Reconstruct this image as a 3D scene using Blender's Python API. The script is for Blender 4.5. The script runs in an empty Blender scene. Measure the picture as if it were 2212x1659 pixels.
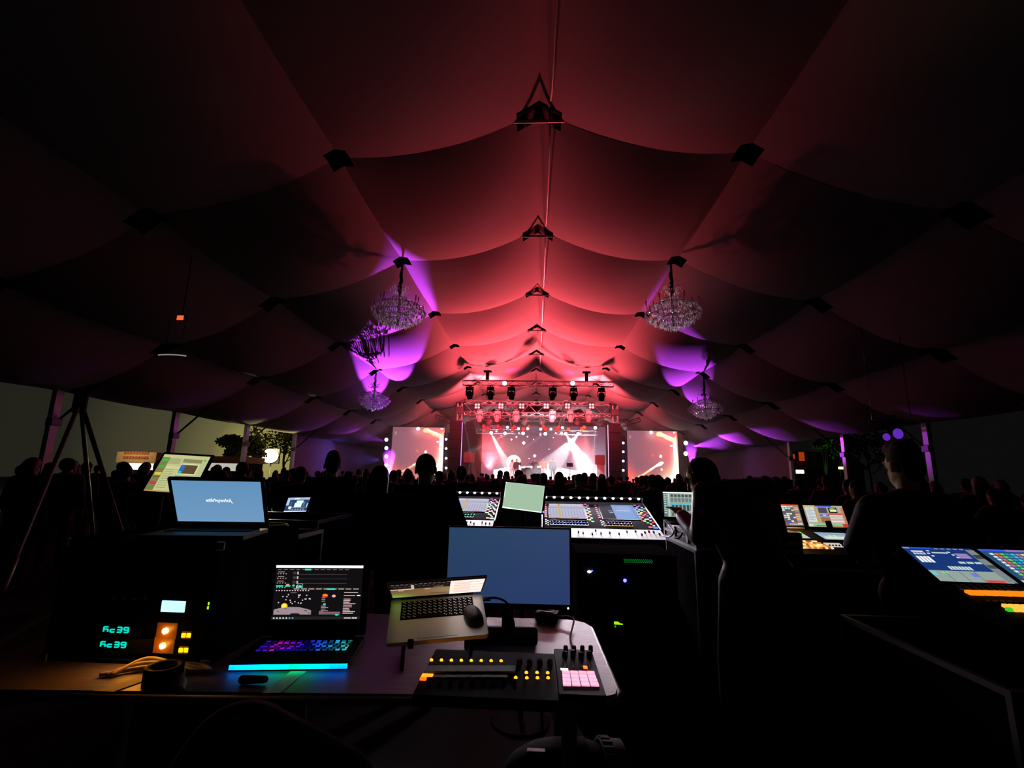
import bpy, math, random
import numpy as np
from mathutils import Matrix, Vector
random.seed(7); RNG = np.random.default_rng(7)
sc = bpy.context.scene
COL = sc.collection

# ------------------------------------------------------------------ camera
F_PX, CXP, CYP, EYE = 1022.0, 1106.0, 829.5, 1.62       # focal length in pixels of the 2212x1659 frame, eye height in metres
def _n(v): return v / np.linalg.norm(v)
_dY = _n(np.array([(1156 - CXP) / F_PX, -(1031 - CYP) / F_PX, 1.0]))   # where the tent's long axis vanishes
_hz = _n(np.array([1.0, -0.021, 0.0]))                                   # the slight roll of the horizon
_Z = _n(np.cross(_dY, _hz)); _Z = _Z if _Z[1] > 0 else -_Z
_X = np.cross(_dY, _Z); _X = _X if _X[0] > 0 else -_X
ROT = np.array([_X, _dY, _Z]); EYEP = np.array([0.0, 0.0, EYE])
def ray(px, py): return _n(ROT @ np.array([(px - CXP) / F_PX, -(py - CYP) / F_PX, 1.0]))
def at(px, py, Y):                                        # the point of the place seen at that pixel, Y metres down the tent
    d = ray(px, py); return Vector(EYEP + d * Y / d[1])
def atz(px, py, z):                                       # the point of a horizontal surface at height z
    d = ray(px, py); return Vector(EYEP + d * (z - EYE) / d[2])
cam_d = bpy.data.cameras.new('camera'); cam = bpy.data.objects.new('camera', cam_d); COL.objects.link(cam)
cam_d.sensor_width = 36.0; cam_d.lens = 36.0 * F_PX / 2212.0; cam_d.clip_start = 0.02; cam_d.clip_end = 300
r_, u_, f_ = ROT[:, 0], ROT[:, 1], ROT[:, 2]
m = Matrix.Identity(4)
for i in range(3):
    m[i][0], m[i][1], m[i][2], m[i][3] = r_[i], u_[i], -f_[i], EYEP[i]
cam.matrix_world = m
sc.camera = cam
vs = sc.view_settings
vs.view_transform = 'Standard'; vs.look = 'None'; vs.exposure = 0.0; vs.gamma = 1.0; vs.use_curve_mapping = False
sc.cycles.volume_bounces = 0; sc.cycles.max_bounces = 6; sc.cycles.diffuse_bounces = 2; sc.cycles.glossy_bounces = 3
sc.cycles.transmission_bounces = 4; sc.cycles.caustics_reflective = False; sc.cycles.caustics_refractive = False
sc.cycles.sample_clamp_indirect = 3.0

def lin(c):
    return tuple((x / 255.0 / 12.92) if x / 255.0 <= 0.04045 else ((x / 255.0 + 0.055) / 1.055) ** 2.4 for x in c[:3])

# ------------------------------------------------------------------ sky: night, with the floodlight's olive glow put into its colours low on the left
w = bpy.data.worlds.new('night_sky'); sc.world = w; w.use_nodes = True
nt = w.node_tree; nt.nodes.clear()
tc = nt.nodes.new('ShaderNodeTexCoord'); dp = nt.nodes.new('ShaderNodeVectorMath'); dp.operation = 'DOT_PRODUCT'
gd = ray(575, 985); dp.inputs[1].default_value = tuple(gd)
rp = nt.nodes.new('ShaderNodeValToRGB'); rp.color_ramp.interpolation = 'EASE'
e = rp.color_ramp.elements
e[0].position = 0.80; e[0].color = (0.0035, 0.0035, 0.0035, 1)
e[1].position = 0.9997; e[1].color = (0.34, 0.30, 0.09, 1)
x = e.new(0.955); x.color = (0.016, 0.016, 0.011, 1)
x = e.new(0.988); x.color = (0.055, 0.050, 0.026, 1)
x = e.new(0.9965); x.color = (0.14, 0.125, 0.05, 1)
bg = nt.nodes.new('ShaderNodeBackground'); bg.inputs[1].default_value = 1.0
out = nt.nodes.new('ShaderNodeOutputWorld')
nt.links.new(tc.outputs['Generated'], dp.inputs[0]); nt.links.new(dp.outputs['Value'], rp.inputs[0])
nt.links.new(rp.outputs[0], bg.inputs[0]); nt.links.new(bg.outputs[0], out.inputs[0])

# ------------------------------------------------------------------ stage lighting that fills the tent
def aim(ob, target):
    d = (Vector(target) - ob.location).normalized()
    ob.rotation_euler = d.to_track_quat('-Z', 'Y').to_euler()
def spot(name, loc, target, power, color, deg, blend=0.4, radius=0.05):
    l = bpy.data.lights.new(name, 'SPOT'); l.energy = power; l.color = color; l.spot_size = math.radians(deg)
    l.spot_blend = blend; l.shadow_soft_size = radius
    o = bpy.data.objects.new(name, l); COL.objects.link(o); o.location = loc; aim(o, target); return o
def area(name, loc, target, power, color, sx, sy):
    l = bpy.data.lights.new(name, 'AREA'); l.shape = 'RECTANGLE'; l.size = sx; l.size_y = sy; l.energy = power; l.color = color
    o = bpy.data.objects.new(name, l); COL.objects.link(o); o.location = loc; aim(o, target); return o
RED = (1.0, 0.085, 0.115); PURPLE = (0.60, 0.055, 1.0); LILAC = (0.80, 0.55, 1.0)
# red wash movers on the stage floor shooting up along the liner
spot('red_wash', (-3.4, 35.0, 2.2), (-0.8, 23.0, 10.7), 34800, RED, 52.5, 1.0, 0.3)
spot('red_wash', (3.6, 35.0, 2.2), (0.8, 23.0, 10.7), 34800, RED, 52.5, 1.0, 0.3)
spot('red_wash', (-3.4, 29.7, 7.0), (-4.0, 40, 8.8), 10875, RED, 110, 1.0, 0.2)  # unseen pair added up at the front truss to redden the far ceiling
spot('red_wash', (3.6, 29.7, 7.0), (4.2, 40, 8.8), 10875, RED, 110, 1.0, 0.2)
# purple beams from the low heads of the two light towers
spot('purple_beam', (-11.45, 37.4, 1.25), (-7.2, 22.0, 7.3), 130500, PURPLE, 11.6, 0.28, 0.03)
spot('purple_beam', (12.0, 37.4, 2.4), (8.1, 25.2, 6.75), 43500, PURPLE, 10.5, 0.35, 0.03)
spot('purple_beam', (-11.9, 37.2, 4.2), (-13.2, 27.5, 4.6), 6670, PURPLE, 16, 0.6, 0.05)
spot('purple_beam', (12.1, 37.2, 4.2), (14.2, 26.2, 4.3), 11600, PURPLE, 17, 0.6, 0.05)
spot('blue_beam', (-12.0, 36.6, 2.7), (-15.0, 34.0, 2.7), 420, (.22, .12, 1.0), 60, 1.0, 0.05)
spot('blue_beam', (12.2, 36.6, 2.5), (15.0, 34.0, 2.5), 60, (.25, .10, .9), 60, 1.0, 0.05)
spot('purple_beam', (-2.3, 28.7, 7.25), (-1.3, 31.0, 8.9), 420, PURPLE, 26, 0.8, 0.05)
spot('purple_beam', (2.5, 28.7, 7.25), (1.9, 31.0, 8.8), 260, PURPLE, 26, 0.8, 0.05)
# unseen spots added to brighten the near and far chandeliers
spot('chandelier_fill', (-4.0, 28.8, 7.2), (-4.4, 14.0, 6.75), 42000, (1, .72, .86), 7, 0.8, 0.1)
spot('chandelier_fill', (4.4, 28.8, 7.2), (4.15, 14.0, 6.75), 44000, (1, .66, .74), 7, 0.8, 0.1)
spot('chandelier_fill', (-9.0, 33.0, 5.9), (-8.45, 24.0, 5.15), 30000, (.55, .50, 1.0), 8, 0.8, 0.05)
spot('chandelier_fill', (8.8, 33.0, 5.9), (8.5, 24.0, 5.1), 8500, (1, .55, .75), 8.5, 0.8, 0.1)
# the lilac back light that rakes over the crowd on to the mixing desks
spot('lilac_back_light', (1.2, 28.8, 7.3), (0.0, 3.0, 1.2), 620, (1.0, 0.52, 0.72), 40, 0.6, 0.25)

# ------------------------------------------------------------------ materials
MATS = {}
def mat(name, color, rough=0.6, metal=0.0, emit=None, strength=0.0, noise=None, spec=0.5, trans=0.0):
    if name in MATS: return MATS[name]
    m = bpy.data.materials.new(name); m.use_nodes = True
    t = m.node_tree; b = t.nodes['Principled BSDF']
    b.inputs['Base Color'].default_value = (*color, 1); b.inputs['Roughness'].default_value = rough
    b.inputs['Metallic'].default_value = metal; b.inputs['Specular IOR Level'].default_value = spec
    if trans: b.inputs['Transmission Weight'].default_value = trans
    if emit is not None:
        b.inputs['Emission Color'].default_value = (*emit, 1); b.inputs['Emission Strength'].default_value = strength
    if noise:                                             # (scale, amount[, stretch xyz])
        tcn = t.nodes.new('ShaderNodeTexCoord'); mp = t.nodes.new('ShaderNodeMapping'); nz = t.nodes.new('ShaderNodeTexNoise')
        if len(noise) > 2: mp.inputs['Scale'].default_value = noise[2]
        nz.inputs['Scale'].default_value = noise[0]; nz.inputs['Detail'].default_value = 6
        mx = t.nodes.new('ShaderNodeMixRGB'); mx.inputs[1].default_value = (*[c * (1 - noise[1]) for c in color], 1)
        mx.inputs[2].default_value = (*[min(1, c * (1 + noise[1])) for c in color], 1)
        t.links.new(tcn.outputs['Object'], mp.inputs['Vector']); t.links.new(mp.outputs[0], nz.inputs['Vector'])
        t.links.new(nz.outputs['Fac'], mx.inputs[0]); t.links.new(mx.outputs[0], b.inputs['Base Color'])
    MATS[name] = m; return m
def glow(rgb, strength=1.0):                              # a lit lamp, LED or backlit key, or a part given added glow
    c = lin(rgb); k = 'glow_%d_%d_%d_%s' % (*rgb, ('%g' % strength).replace('.', '_'))
    return mat(k, tuple(0.1 * v for v in c), 0.5, emit=c, strength=strength)
def screen_mat(strength):
    k = 'screen_image_%s' % ('%g' % strength).replace('.', '_')
    if k in MATS: return MATS[k]
    m = bpy.data.materials.new(k); m.use_nodes = True; t = m.node_tree; b = t.nodes['Principled BSDF']
    at_ = t.nodes.new('ShaderNodeAttribute'); at_.attribute_name = 'col'
    b.inputs['Base Color'].default_value = (0.01, 0.01, 0.012, 1); b.inputs['Roughness'].default_value = 0.35; b.inputs['Specular IOR Level'].default_value = 0.0
    t.links.new(at_.outputs['Color'], b.inputs['Emission Color']); b.inputs['Emission Strength'].default_value = strength
    MATS[k] = m; return m
BLACK = mat('black_plastic', (0.006, 0.006, 0.007), 0.6, spec=0.02)
SOFTBLACK = mat('black_cloth', (0.010, 0.010, 0.011), 0.95, noise=(40, 0.4), spec=0.0)
MATTE = mat('black_paint', (0.012, 0.011, 0.012), 0.8, noise=(12, 0.3), spec=0.0)
RUBBER = mat('black_rubber', (0.008, 0.008, 0.008), 0.8)
ALU = mat('aluminium', (0.42, 0.42, 0.44), 0.35, 0.9)
STEEL = mat('grey_steel', (0.22, 0.22, 0.24), 0.4, 0.85)
TRUSSM = mat('truss_aluminium', (0.30, 0.29, 0.30), 0.45, 0.7)
DTRUSS = mat('dark_truss', (0.03, 0.03, 0.035), 0.5, 0.5)
SILVER = mat('silver_laptop_metal', (0.62, 0.61, 0.60), 0.42, 0.35)
WHITEP = mat('white_panel', (0.80, 0.80, 0.82), 0.7, spec=0.1)
GREYP = mat('grey_panel', (0.035, 0.035, 0.04), 0.7, spec=0.0)
SKIN = mat('skin', (0.42, 0.25, 0.18), 0.55, noise=(30, 0.12))
HAIR = mat('dark_hair', (0.008, 0.006, 0.006), 0.7, noise=(90, 0.5), spec=0.15)

def crystal_mat():                                       # faceted glass: passes light through as well as throwing it back
    m = bpy.data.materials.new('cut_crystal'); m.use_nodes = True; t = m.node_tree; t.nodes.clear()
    tr = t.nodes.new('ShaderNodeBsdfTranslucent'); tr.inputs['Color'].default_value = (.92, .90, .95, 1)
    df = t.nodes.new('ShaderNodeBsdfDiffuse'); df.inputs['Color'].default_value = (.85, .83, .88, 1)
    gl = t.nodes.new('ShaderNodeBsdfGlossy'); gl.inputs['Roughness'].default_value = .18
    a = t.nodes.new('ShaderNodeMixShader'); a.inputs[0].default_value = .4; b = t.nodes.new('ShaderNodeMixShader'); b.inputs[0].default_value = .3
    o = t.nodes.new('ShaderNodeOutputMaterial'); t.links.new(tr.outputs[0], a.inputs[1]); t.links.new(df.outputs[0], a.inputs[2])
    t.links.new(a.outputs[0], b.inputs[1]); t.links.new(gl.outputs[0], b.inputs[2]); t.links.new(b.outputs[0], o.inputs['Surface']); return m
# ------------------------------------------------------------------ mesh builder
class MB:
    def __init__(s): s.V = []; s.F = []; s.MI = []; s.C = []
    def add(s, V, F, mi=0, col=None):
        o = len(s.V); s.V += [tuple(v) for v in V]
        for f in F:
            s.F.append(tuple(i + o for i in f)); s.MI.append(mi); s.C.append(col)
        return s
    def box(s, c, d, M=None, mi=0):
        x, y, z = d[0] / 2, d[1] / 2, d[2] / 2
        V = [Vector((sx * x, sy * y, sz * z)) for sz in (-1, 1) for sy in (-1, 1) for sx in (-1, 1)]
        if M is not None: V = [M @ v for v in V]
        V = [v + Vector(c) for v in V]
        return s.add(V, [(0, 2, 3, 1), (4, 5, 7, 6), (0, 1, 5, 4), (2, 6, 7, 3), (0, 4, 6, 2), (1, 3, 7, 5)], mi)
    def span(s, a, b, mi=0):
        a, b = Vector(a), Vector(b); return s.box((a + b) / 2, [abs(b[i] - a[i]) for i in range(3)], mi=mi)
    def cyl(s, p0, p1, r0, r1=None, n=8, mi=0, cap=True):
        p0, p1 = Vector(p0), Vector(p1); r1 = r0 if r1 is None else r1
        d = p1 - p0
        q = d.to_track_quat('Z', 'Y') if d.length > 1e-9 else Vector((0, 0, 1)).to_track_quat('Z', 'Y')
        V = []
        for p, r in ((p0, r0), (p1, r1)):
            for k in range(n):
                a = 2 * math.pi * k / n; V.append(p + q @ Vector((r * math.cos(a), r * math.sin(a), 0)))
        F = [(k, (k + 1) % n, n + (k + 1) % n, n + k) for k in range(n)]
        if cap: F += [tuple(range(n - 1, -1, -1)), tuple(range(n, 2 * n))]
        return s.add(V, F, mi)
    def loft(s, rings, mi=0, cap=True):
        n = len(rings[0]); V = [v for r in rings for v in r]; F = []
        for i in range(len(rings) - 1):
            for k in range(n):
                F.append((i * n + k, i * n + (k + 1) % n, (i + 1) * n + (k + 1) % n, (i + 1) * n + k))
        if cap: F += [tuple(range(n - 1, -1, -1)), tuple(range((len(rings) - 1) * n, len(rings) * n))]
        return s.add(V, F, mi)
    def tube(s, pts, r, n=6, mi=0):
        pts = [Vector(p) for p in pts]; rings = []
        q = None
        for i, p in enumerate(pts):
            d = (pts[min(i + 1, len(pts) - 1)] - pts[max(i - 1, 0)])
            if d.length < 1e-9: d = Vector((0, 0, 1))
            d.normalize()
            if q is None: q = d.to_track_quat('Z', 'Y')
            else: q = (q @ Vector((0, 0, 1))).rotation_difference(d) @ q
            rr = r[i] if isinstance(r, (list, tuple)) else r
            rings.append([p + q @ Vector((rr * math.cos(2 * math.pi * k / n), rr * math.sin(2 * math.pi * k / n), 0)) for k in range(n)])
        return s.loft(rings, mi)
    def lathe(s, prof, c=(0, 0, 0), n=16, M=None, mi=0):
        rings = []
        for r, z in prof:
            ring = [Vector((r * math.cos(2 * math.pi * k / n), r * math.sin(2 * math.pi * k / n), z)) for k in range(n)]
            if M is not None: ring = [M @ v for v in ring]
            rings.append([v + Vector(c) for v in ring])
        return s.loft(rings, mi)
    def ball(s, c, r, n=12, k=8, M=None, mi=0):
        r = (r, r, r) if not isinstance(r, (tuple, list)) else r
        rings = []
        for i in range(k + 1):
            t = math.pi * (0.02 + 0.96 * i / k)
            ring = [Vector((r[0] * math.sin(t) * math.cos(2 * math.pi * j / n), r[1] * math.sin(t) * math.sin(2 * math.pi * j / n), -r[2] * math.cos(t))) for j in range(n)]
            if M is not None: ring = [M @ v for v in ring]
            rings.append([v + Vector(c) for v in ring])
        return s.loft(rings, mi)
    def capsule(s, p0, p1, r0, r1=None, n=12, sc_=(1, 1, 1), mi=0):
        p0, p1 = Vector(p0), Vector(p1); r1 = r0 if r1 is None else r1
        d = p1 - p0; L = d.length
        q = d.to_track_quat('Z', 'Y') if L > 1e-9 else Vector((0, 0, 1)).to_track_quat('Z', 'Y')
        ax = q @ Vector((0, 0, 1)); rings = []
        for p, r, ts in ((p0, r0, (-85, -60, -30, 0)), (p1, r1, (0, 30, 60, 85))):
            for t in ts:
                t = math.radians(t); rr = r * math.cos(t); off = r * math.sin(t)
                ring = []
                for k in range(n):
                    a = 2 * math.pi * k / n; v = q @ Vector((rr * math.cos(a), rr * math.sin(a), off))
                    ring.append(p + Vector((v.x * sc_[0], v.y * sc_[1], v.z * sc_[2])))
                rings.append(ring)
        return s.loft(rings, mi)
    def prism(s, poly, z0, z1, mi=0):
        n = len(poly); V = [(x, y, z0) for x, y in poly] + [(x, y, z1) for x, y in poly]
        return s.add(V, [(k, (k + 1) % n, n + (k + 1) % n, n + k) for k in range(n)] + [tuple(range(n - 1, -1, -1)), tuple(range(n, 2 * n))], mi)
    def xprism(s, poly, x0, x1, mi=0):                    # a profile in the y-z plane run along x
        n = len(poly); V = [(x0, y, z) for y, z in poly] + [(x1, y, z) for y, z in poly]
        return s.add(V, [(k, (k + 1) % n, n + (k + 1) % n, n + k) for k in range(n)] + [tuple(range(n - 1, -1, -1)), tuple(range(n, 2 * n))], mi)
    def mesh(s, name):
        me = bpy.data.meshes.new(name); me.from_pydata(s.V, [], s.F); me.update(); return me

def obj(name, mb, mats, parent=None, M=None, smooth=False, bevel=0.0, seg=2):
    me = mb.mesh(name) if isinstance(mb, MB) else mb
    o = bpy.data.objects.new(name, me); COL.objects.link(o)
    if isinstance(mb, MB):
        for m_ in (mats if isinstance(mats, (list, tuple)) else [mats]): me.materials.append(m_)
        if any(mb.MI): me.polygons.foreach_set('material_index', mb.MI)
        if any(c is not None for c in mb.C):
            a = me.color_attributes.new('col', 'FLOAT_COLOR', 'CORNER'); buf = []
            for f, c in zip(mb.F, mb.C):
                for k in range(len(f)):
                    cc = c if not isinstance(c, list) else c[k]
                    buf += [*cc, 1.0]
            a.data.foreach_set('color', buf)
        if smooth: me.polygons.foreach_set('use_smooth', [True] * len(me.polygons))
    if parent is not None: o.parent = parent
    if M is not None: o.matrix_basis = M
    if bevel:
        b = o.modifiers.new('bevel', 'BEVEL'); b.width = bevel; b.segments = seg; b.limit_method = 'ANGLE'
    return o
def tag(o, label, cat, group=None, kind=None):
    if label: o['label'] = label
    if cat: o['category'] = cat
    if group: o['group'] = group
    if kind: o['kind'] = kind
    return o
def thing(name, label, cat, M=None, group=None, loc=None, rz=0.0):
    o = bpy.data.objects.new(name, None); COL.objects.link(o); o.empty_display_size = 0.1
    if M is not None: o.matrix_basis = M
    else: o.location = loc or (0, 0, 0); o.rotation_euler = (0, 0, rz)
    return tag(o, label, cat, group)
def struct(name, mb, mats, smooth=False, parent=None):
    o = obj(name, mb, mats, parent, smooth=smooth)
    if parent is None: o['kind'] = 'structure'
    return o
def copy_tree(o, parent=None):
    c = o.copy(); COL.objects.link(c)
    if parent is not None: c.parent = parent
    for ch in list(o.children): copy_tree(ch, c)
    return c
def T(x, y, z): return Matrix.Translation((x, y, z))
def RX(d): return Matrix.Rotation(math.radians(d), 4, 'X')
def RY(d): return Matrix.Rotation(math.radians(d), 4, 'Y')
def RZ(d): return Matrix.Rotation(math.radians(d), 4, 'Z')
def frame(o, ex, ey):                                     # origin, rightwards, upwards/backwards -> matrix
    ex = Vector(ex).normalized(); ey = Vector(ey); ey = (ey - ex * ey.dot(ex)).normalized(); ez = ex.cross(ey)
    M = Matrix.Identity(4)
    for i in range(3): M[i][0], M[i][1], M[i][2], M[i][3] = ex[i], ey[i], ez[i], o[i]
    return M
def bez(pts, n=8):                                        # a smooth line through the points
    pts = [Vector(p) for p in pts]; P = [pts[0]] + pts + [pts[-1]]; out = []
    for i in range(1, len(P) - 2):
        for k in range(n):
            t = k / n; a, b, c, d = P[i - 1], P[i], P[i + 1], P[i + 2]
            out.append(0.5 * ((2 * b) + (c - a) * t + (2 * a - 5 * b + 4 * c - d) * t * t + (3 * b - a - 3 * c + d) * t ** 3))
    return out + [pts[-1]]

# flat picture of a screen: local x right, y up, faces +z, centred; shapes are given in 0..1 from the top left corner
def picture(name, W, H, bg, shapes, strength, parent, M, nx=1, ny=1):
    mb = MB(); lay = [0]; eps = W * 5e-5
    def pt(u, v): return ((u - 0.5) * W, (0.5 - v) * H, lay[0] * eps)
    bgf = bg if callable(bg) else (lambda u, v: lin(bg))
    for i in range(nx):
        for j in range(ny):
            q = [(i / nx, (j + 1) / ny), ((i + 1) / nx, (j + 1) / ny), ((i + 1) / nx, j / ny), (i / nx, j / ny)]
            mb.add([pt(*p) for p in q], [(0, 1, 2, 3)], 0, [bgf(*p) for p in q])
    for s in shapes:
        lay[0] += 1; k = s[0]; c = s[-1]; k_ = 1.0
        if len(c) == 4: k_ = c[3]
        c = tuple(v * k_ for v in lin(c))
        if k == 'r':
            x0, y0, x1, y1 = s[1:5]; P = [(x0, y1), (x1, y1), (x1, y0), (x0, y0)]
        elif k == 'e':
            cx, cy, rx, ry = s[1:5]; P = [(cx + rx * math.cos(-2 * math.pi * i / 18), cy + ry * math.sin(-2 * math.pi * i / 18)) for i in range(18)]
        elif k == 'p': P = s[1]
        elif k == 'l':
            x0, y0, x1, y1, wd = s[1:6]; dx, dy = (x1 - x0) * W, (y1 - y0) * H; L = math.hypot(dx, dy) or 1
            ox, oy = -dy / L * wd / 2, dx / L * wd / 2
            P = [(x0 + ox, y0 + oy * W / H), (x1 + ox, y1 + oy * W / H), (x1 - ox, y1 - oy * W / H), (x0 - ox, y0 - oy * W / H)]
        a2 = sum(P[i][0] * P[(i + 1) % len(P)][1] - P[(i + 1) % len(P)][0] * P[i][1] for i in range(len(P)))
        if a2 > 0: P = P[::-1]
        mb.add([pt(*p) for p in P], [tuple(range(len(P)))], 0, c)
    return obj(name, mb, screen_mat(strength), parent, M)

# ================================================================== THE TENT
BAY0, BAY, NB = -11.0, 5.0, 14                            # beams every 5 m: ... 9, 14, 19 ...
PX = [-15.0, -11.7, -8.4, -4.35, 0.0, 4.35, 8.4, 11.7, 15.0]
PZ = [4.0, 5.5, 7.05, 8.40, 9.50, 8.40, 7.05, 5.5, 4.0]
LINER = mat('tent_liner_cloth', (0.30, 0.275, 0.275), 0.9, noise=(0.9, 0.08))
PVC = mat('black_tent_roof', (0.006, 0.006, 0.007), 0.8)
FRAME = mat('tent_frame_aluminium', (0.34, 0.34, 0.36), 0.45, 0.6)
DARKFR = mat('tent_frame_dark', (0.10, 0.10, 0.11), 0.5, 0.5)
def liner():
    mb = MB(); NU, NV = 18, 18
    for b in range(NB - 1):
        y0 = BAY0 + BAY * b
        for p in range(len(PX) - 1):
            xa, xb, za, zb = PX[p], PX[p + 1], PZ[p], PZ[p + 1]; wid = xb - xa; ridge = p in (3, 4)
            sag = 0.40 if ridge else 0.30
            pil = 0.24 if ridge else 0.20
            V = []; F = []
            ja, jb = (RNG.random() - .5) * .10, (RNG.random() - .5) * .2
            for i in range(NU + 1):
                for j in range(NV + 1):
                    u, v = i / NU, j / NV; su, sv = 4 * u * (1 - u), 4 * v * (1 - v)
                    # cloth pulled to the beam: pointed at the pins, full in the middle
                    z = za + (zb - za) * u - sag * su - (pil + ja) * (su ** 0.8) * (sv ** (1 + jb)) - 0.07 * sv
                    z += 0.010 * math.sin(9 * v + 5 * u + b) * su
                    V.append((xa + wid * u, y0 + BAY * v, z))
            for i in range(NU):
                for j in range(NV):
                    u, v = (i + .5) / NU, (j + .5) / NV
                    du = min(u, 1 - u) * wid; dy = min(v, 1 - v) * BAY
                    xn = abs(xa if u < .5 else xb)
                    if xn in (4.35, 8.4, 11.7) and du / 0.50 + dy / 0.36 < 1: continue
                    if xn == 0.0 and du / 0.75 + dy / 0.40 < 1: continue
                    F.append((i * (NV + 1) + j, i * (NV + 1) + j + 1, (i + 1) * (NV + 1) + j + 1, (i + 1) * (NV + 1) + j))
            mb.add(V, F)
    return mb
cei = struct('ceiling', liner(), LINER, smooth=True)
mb = MB(); ya, yb = BAY0, BAY0 + BAY * (NB - 1)
prof = [(-15.3, 4.15), (0, 10.6), (15.3, 4.15)]
for (xa, za), (xb, zb) in zip(prof[:-1], prof[1:]):
    mb.add([(xa, ya, za), (xb, ya, zb), (xb, yb, zb), (xa, yb, za), (xa, ya, za + .05), (xb, ya, zb + .05), (xb, yb, zb + .05), (xa, yb, za + .05)],
           [(0, 1, 2, 3), (4, 7, 6, 5), (0, 4, 5, 1), (2, 6, 7, 3), (0, 3, 7, 4), (1, 5, 6, 2)])
struct('roof_skin', mb, PVC, parent=cei)
# floor of the tent and the ground outside it
GRASS = mat('dark_ground', (0.035, 0.032, 0.028), 0.95, noise=(3, 0.5))
mb = MB(); mb.span((-15.2, -11, -0.1), (15.2, 54, 0.0)); struct('floor', mb, mat('trodden_floor', (0.014, 0.012, 0.012), 0.95, noise=(2.5, 0.4)))
mb = MB(); mb.add([(-90, -20, -0.11), (90, -20, -0.11), (90, 110, -0.11), (-90, 110, -0.11)], [(0, 1, 2, 3)]); struct('ground', mb, GRASS)
# closed end and the closed side walls beside the stage
WALLM = mat('tent_wall_cloth', (0.26, 0.23, 0.24), 0.95, noise=(1.5, 0.15))
def wall(name, pts, th=0.04, folds=True):
    mb = MB(); n = 40
    (x0, y0, z0a), (x1, y1, z0b) = pts
    d = Vector((x1 - x0, y1 - y0, 0)); nrm = Vector((-d.y, d.x, 0)).normalized()
    for side in (0, 1):
        V = []; F = []
        for i in range(n + 1):
            t = i / n; off = nrm * (0.05 * math.sin(t * 40) * folds + th * side)
            for z in (0.02, z0a + (z0b - z0a) * t): V.append((x0 + d.x * t + off.x, y0 + d.y * t + off.y, z))
        for i in range(n): F.append((2 * i, 2 * i + 2, 2 * i + 3, 2 * i + 1) if side == 0 else (2 * i, 2 * i + 1, 2 * i + 3, 2 * i + 2))
        mb.add(V, F)
    return struct(name, mb, WALLM, smooth=True)
wall('wall_left', [(-15.2, 29.2, 4.1), (-15.2, 54, 4.1)])
wall('wall_right', [(15.2, 29.2, 4.1), (15.2, 54, 4.1)])
mb = MB(); mb.prism([(-15.2, 54.0), (15.2, 54.0), (15.2, 54.1), (-15.2, 54.1)], 0.02, 4.1)
mb.add([(-15.2, 54, 4.1), (15.2, 54, 4.1), (0, 54, 10.5), (-15.2, 54.1, 4.1), (15.2, 54.1, 4.1), (0, 54.1, 10.5)], [(0, 2, 1), (3, 4, 5)])
struct('wall_back', mb, mat('black_back_wall', (0.02, 0.018, 0.02), 0.9))
# ridge ties: a bar and a little triangle of tubes at every beam
k = 0
for b in range(NB):
    y = BAY0 + BAY * b
    if y < 3 or y > 50: continue
    k += 1; mb = MB()
    mb.cyl((-0.78, y, 9.21), (0.78, y, 9.21), 0.035); mb.cyl((-0.74, y, 9.21), (0, y, 9.62), 0.03); mb.cyl((0.74, y, 9.21), (0, y, 9.62), 0.03)
    struct('trim_%d' % k, mb, FRAME)
mb = MB()
for b in range(3, 9):
    y = BAY0 + BAY * b
    mb.tube(bez([(0.22, y, 9.5), (0.24, y + .1, 9.2), (0.25, y + 1.2, 9.05), (0.25, y + 3.8, 9.12), (0.22, y + 4.95, 9.5)], 6), 0.022)
k += 1; struct('trim_%d' % k, mb, FRAME)
# eave posts, their knee braces and the eave rails
for side in (-1, 1):
    for y in (4.0, 9.0, 14.0, 19.0, 24.0, 29.0):
        k += 1; mb = MB(); x = side * 15.05
        mb.box((x, y, 2.0), (0.16, 0.24, 4.1))
        p = struct('trim_%d' % k, mb, FRAME)
        br = MB(); br.cyl((x, y + .1, 3.0), (x - side * 1.3, y + 0.1, 4.25), 0.04); br.box((x - side * .05, y, 3.0), (0.22, 0.32, 0.22))
        struct('knee_brace', br, DARKFR, parent=p)
    k += 1; mb = MB(); mb.cyl((side * 15.0, -11, 4.03), (side * 15.0, 54, 4.03), 0.055); struct('trim_%d' % k, mb, FRAME)

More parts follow.
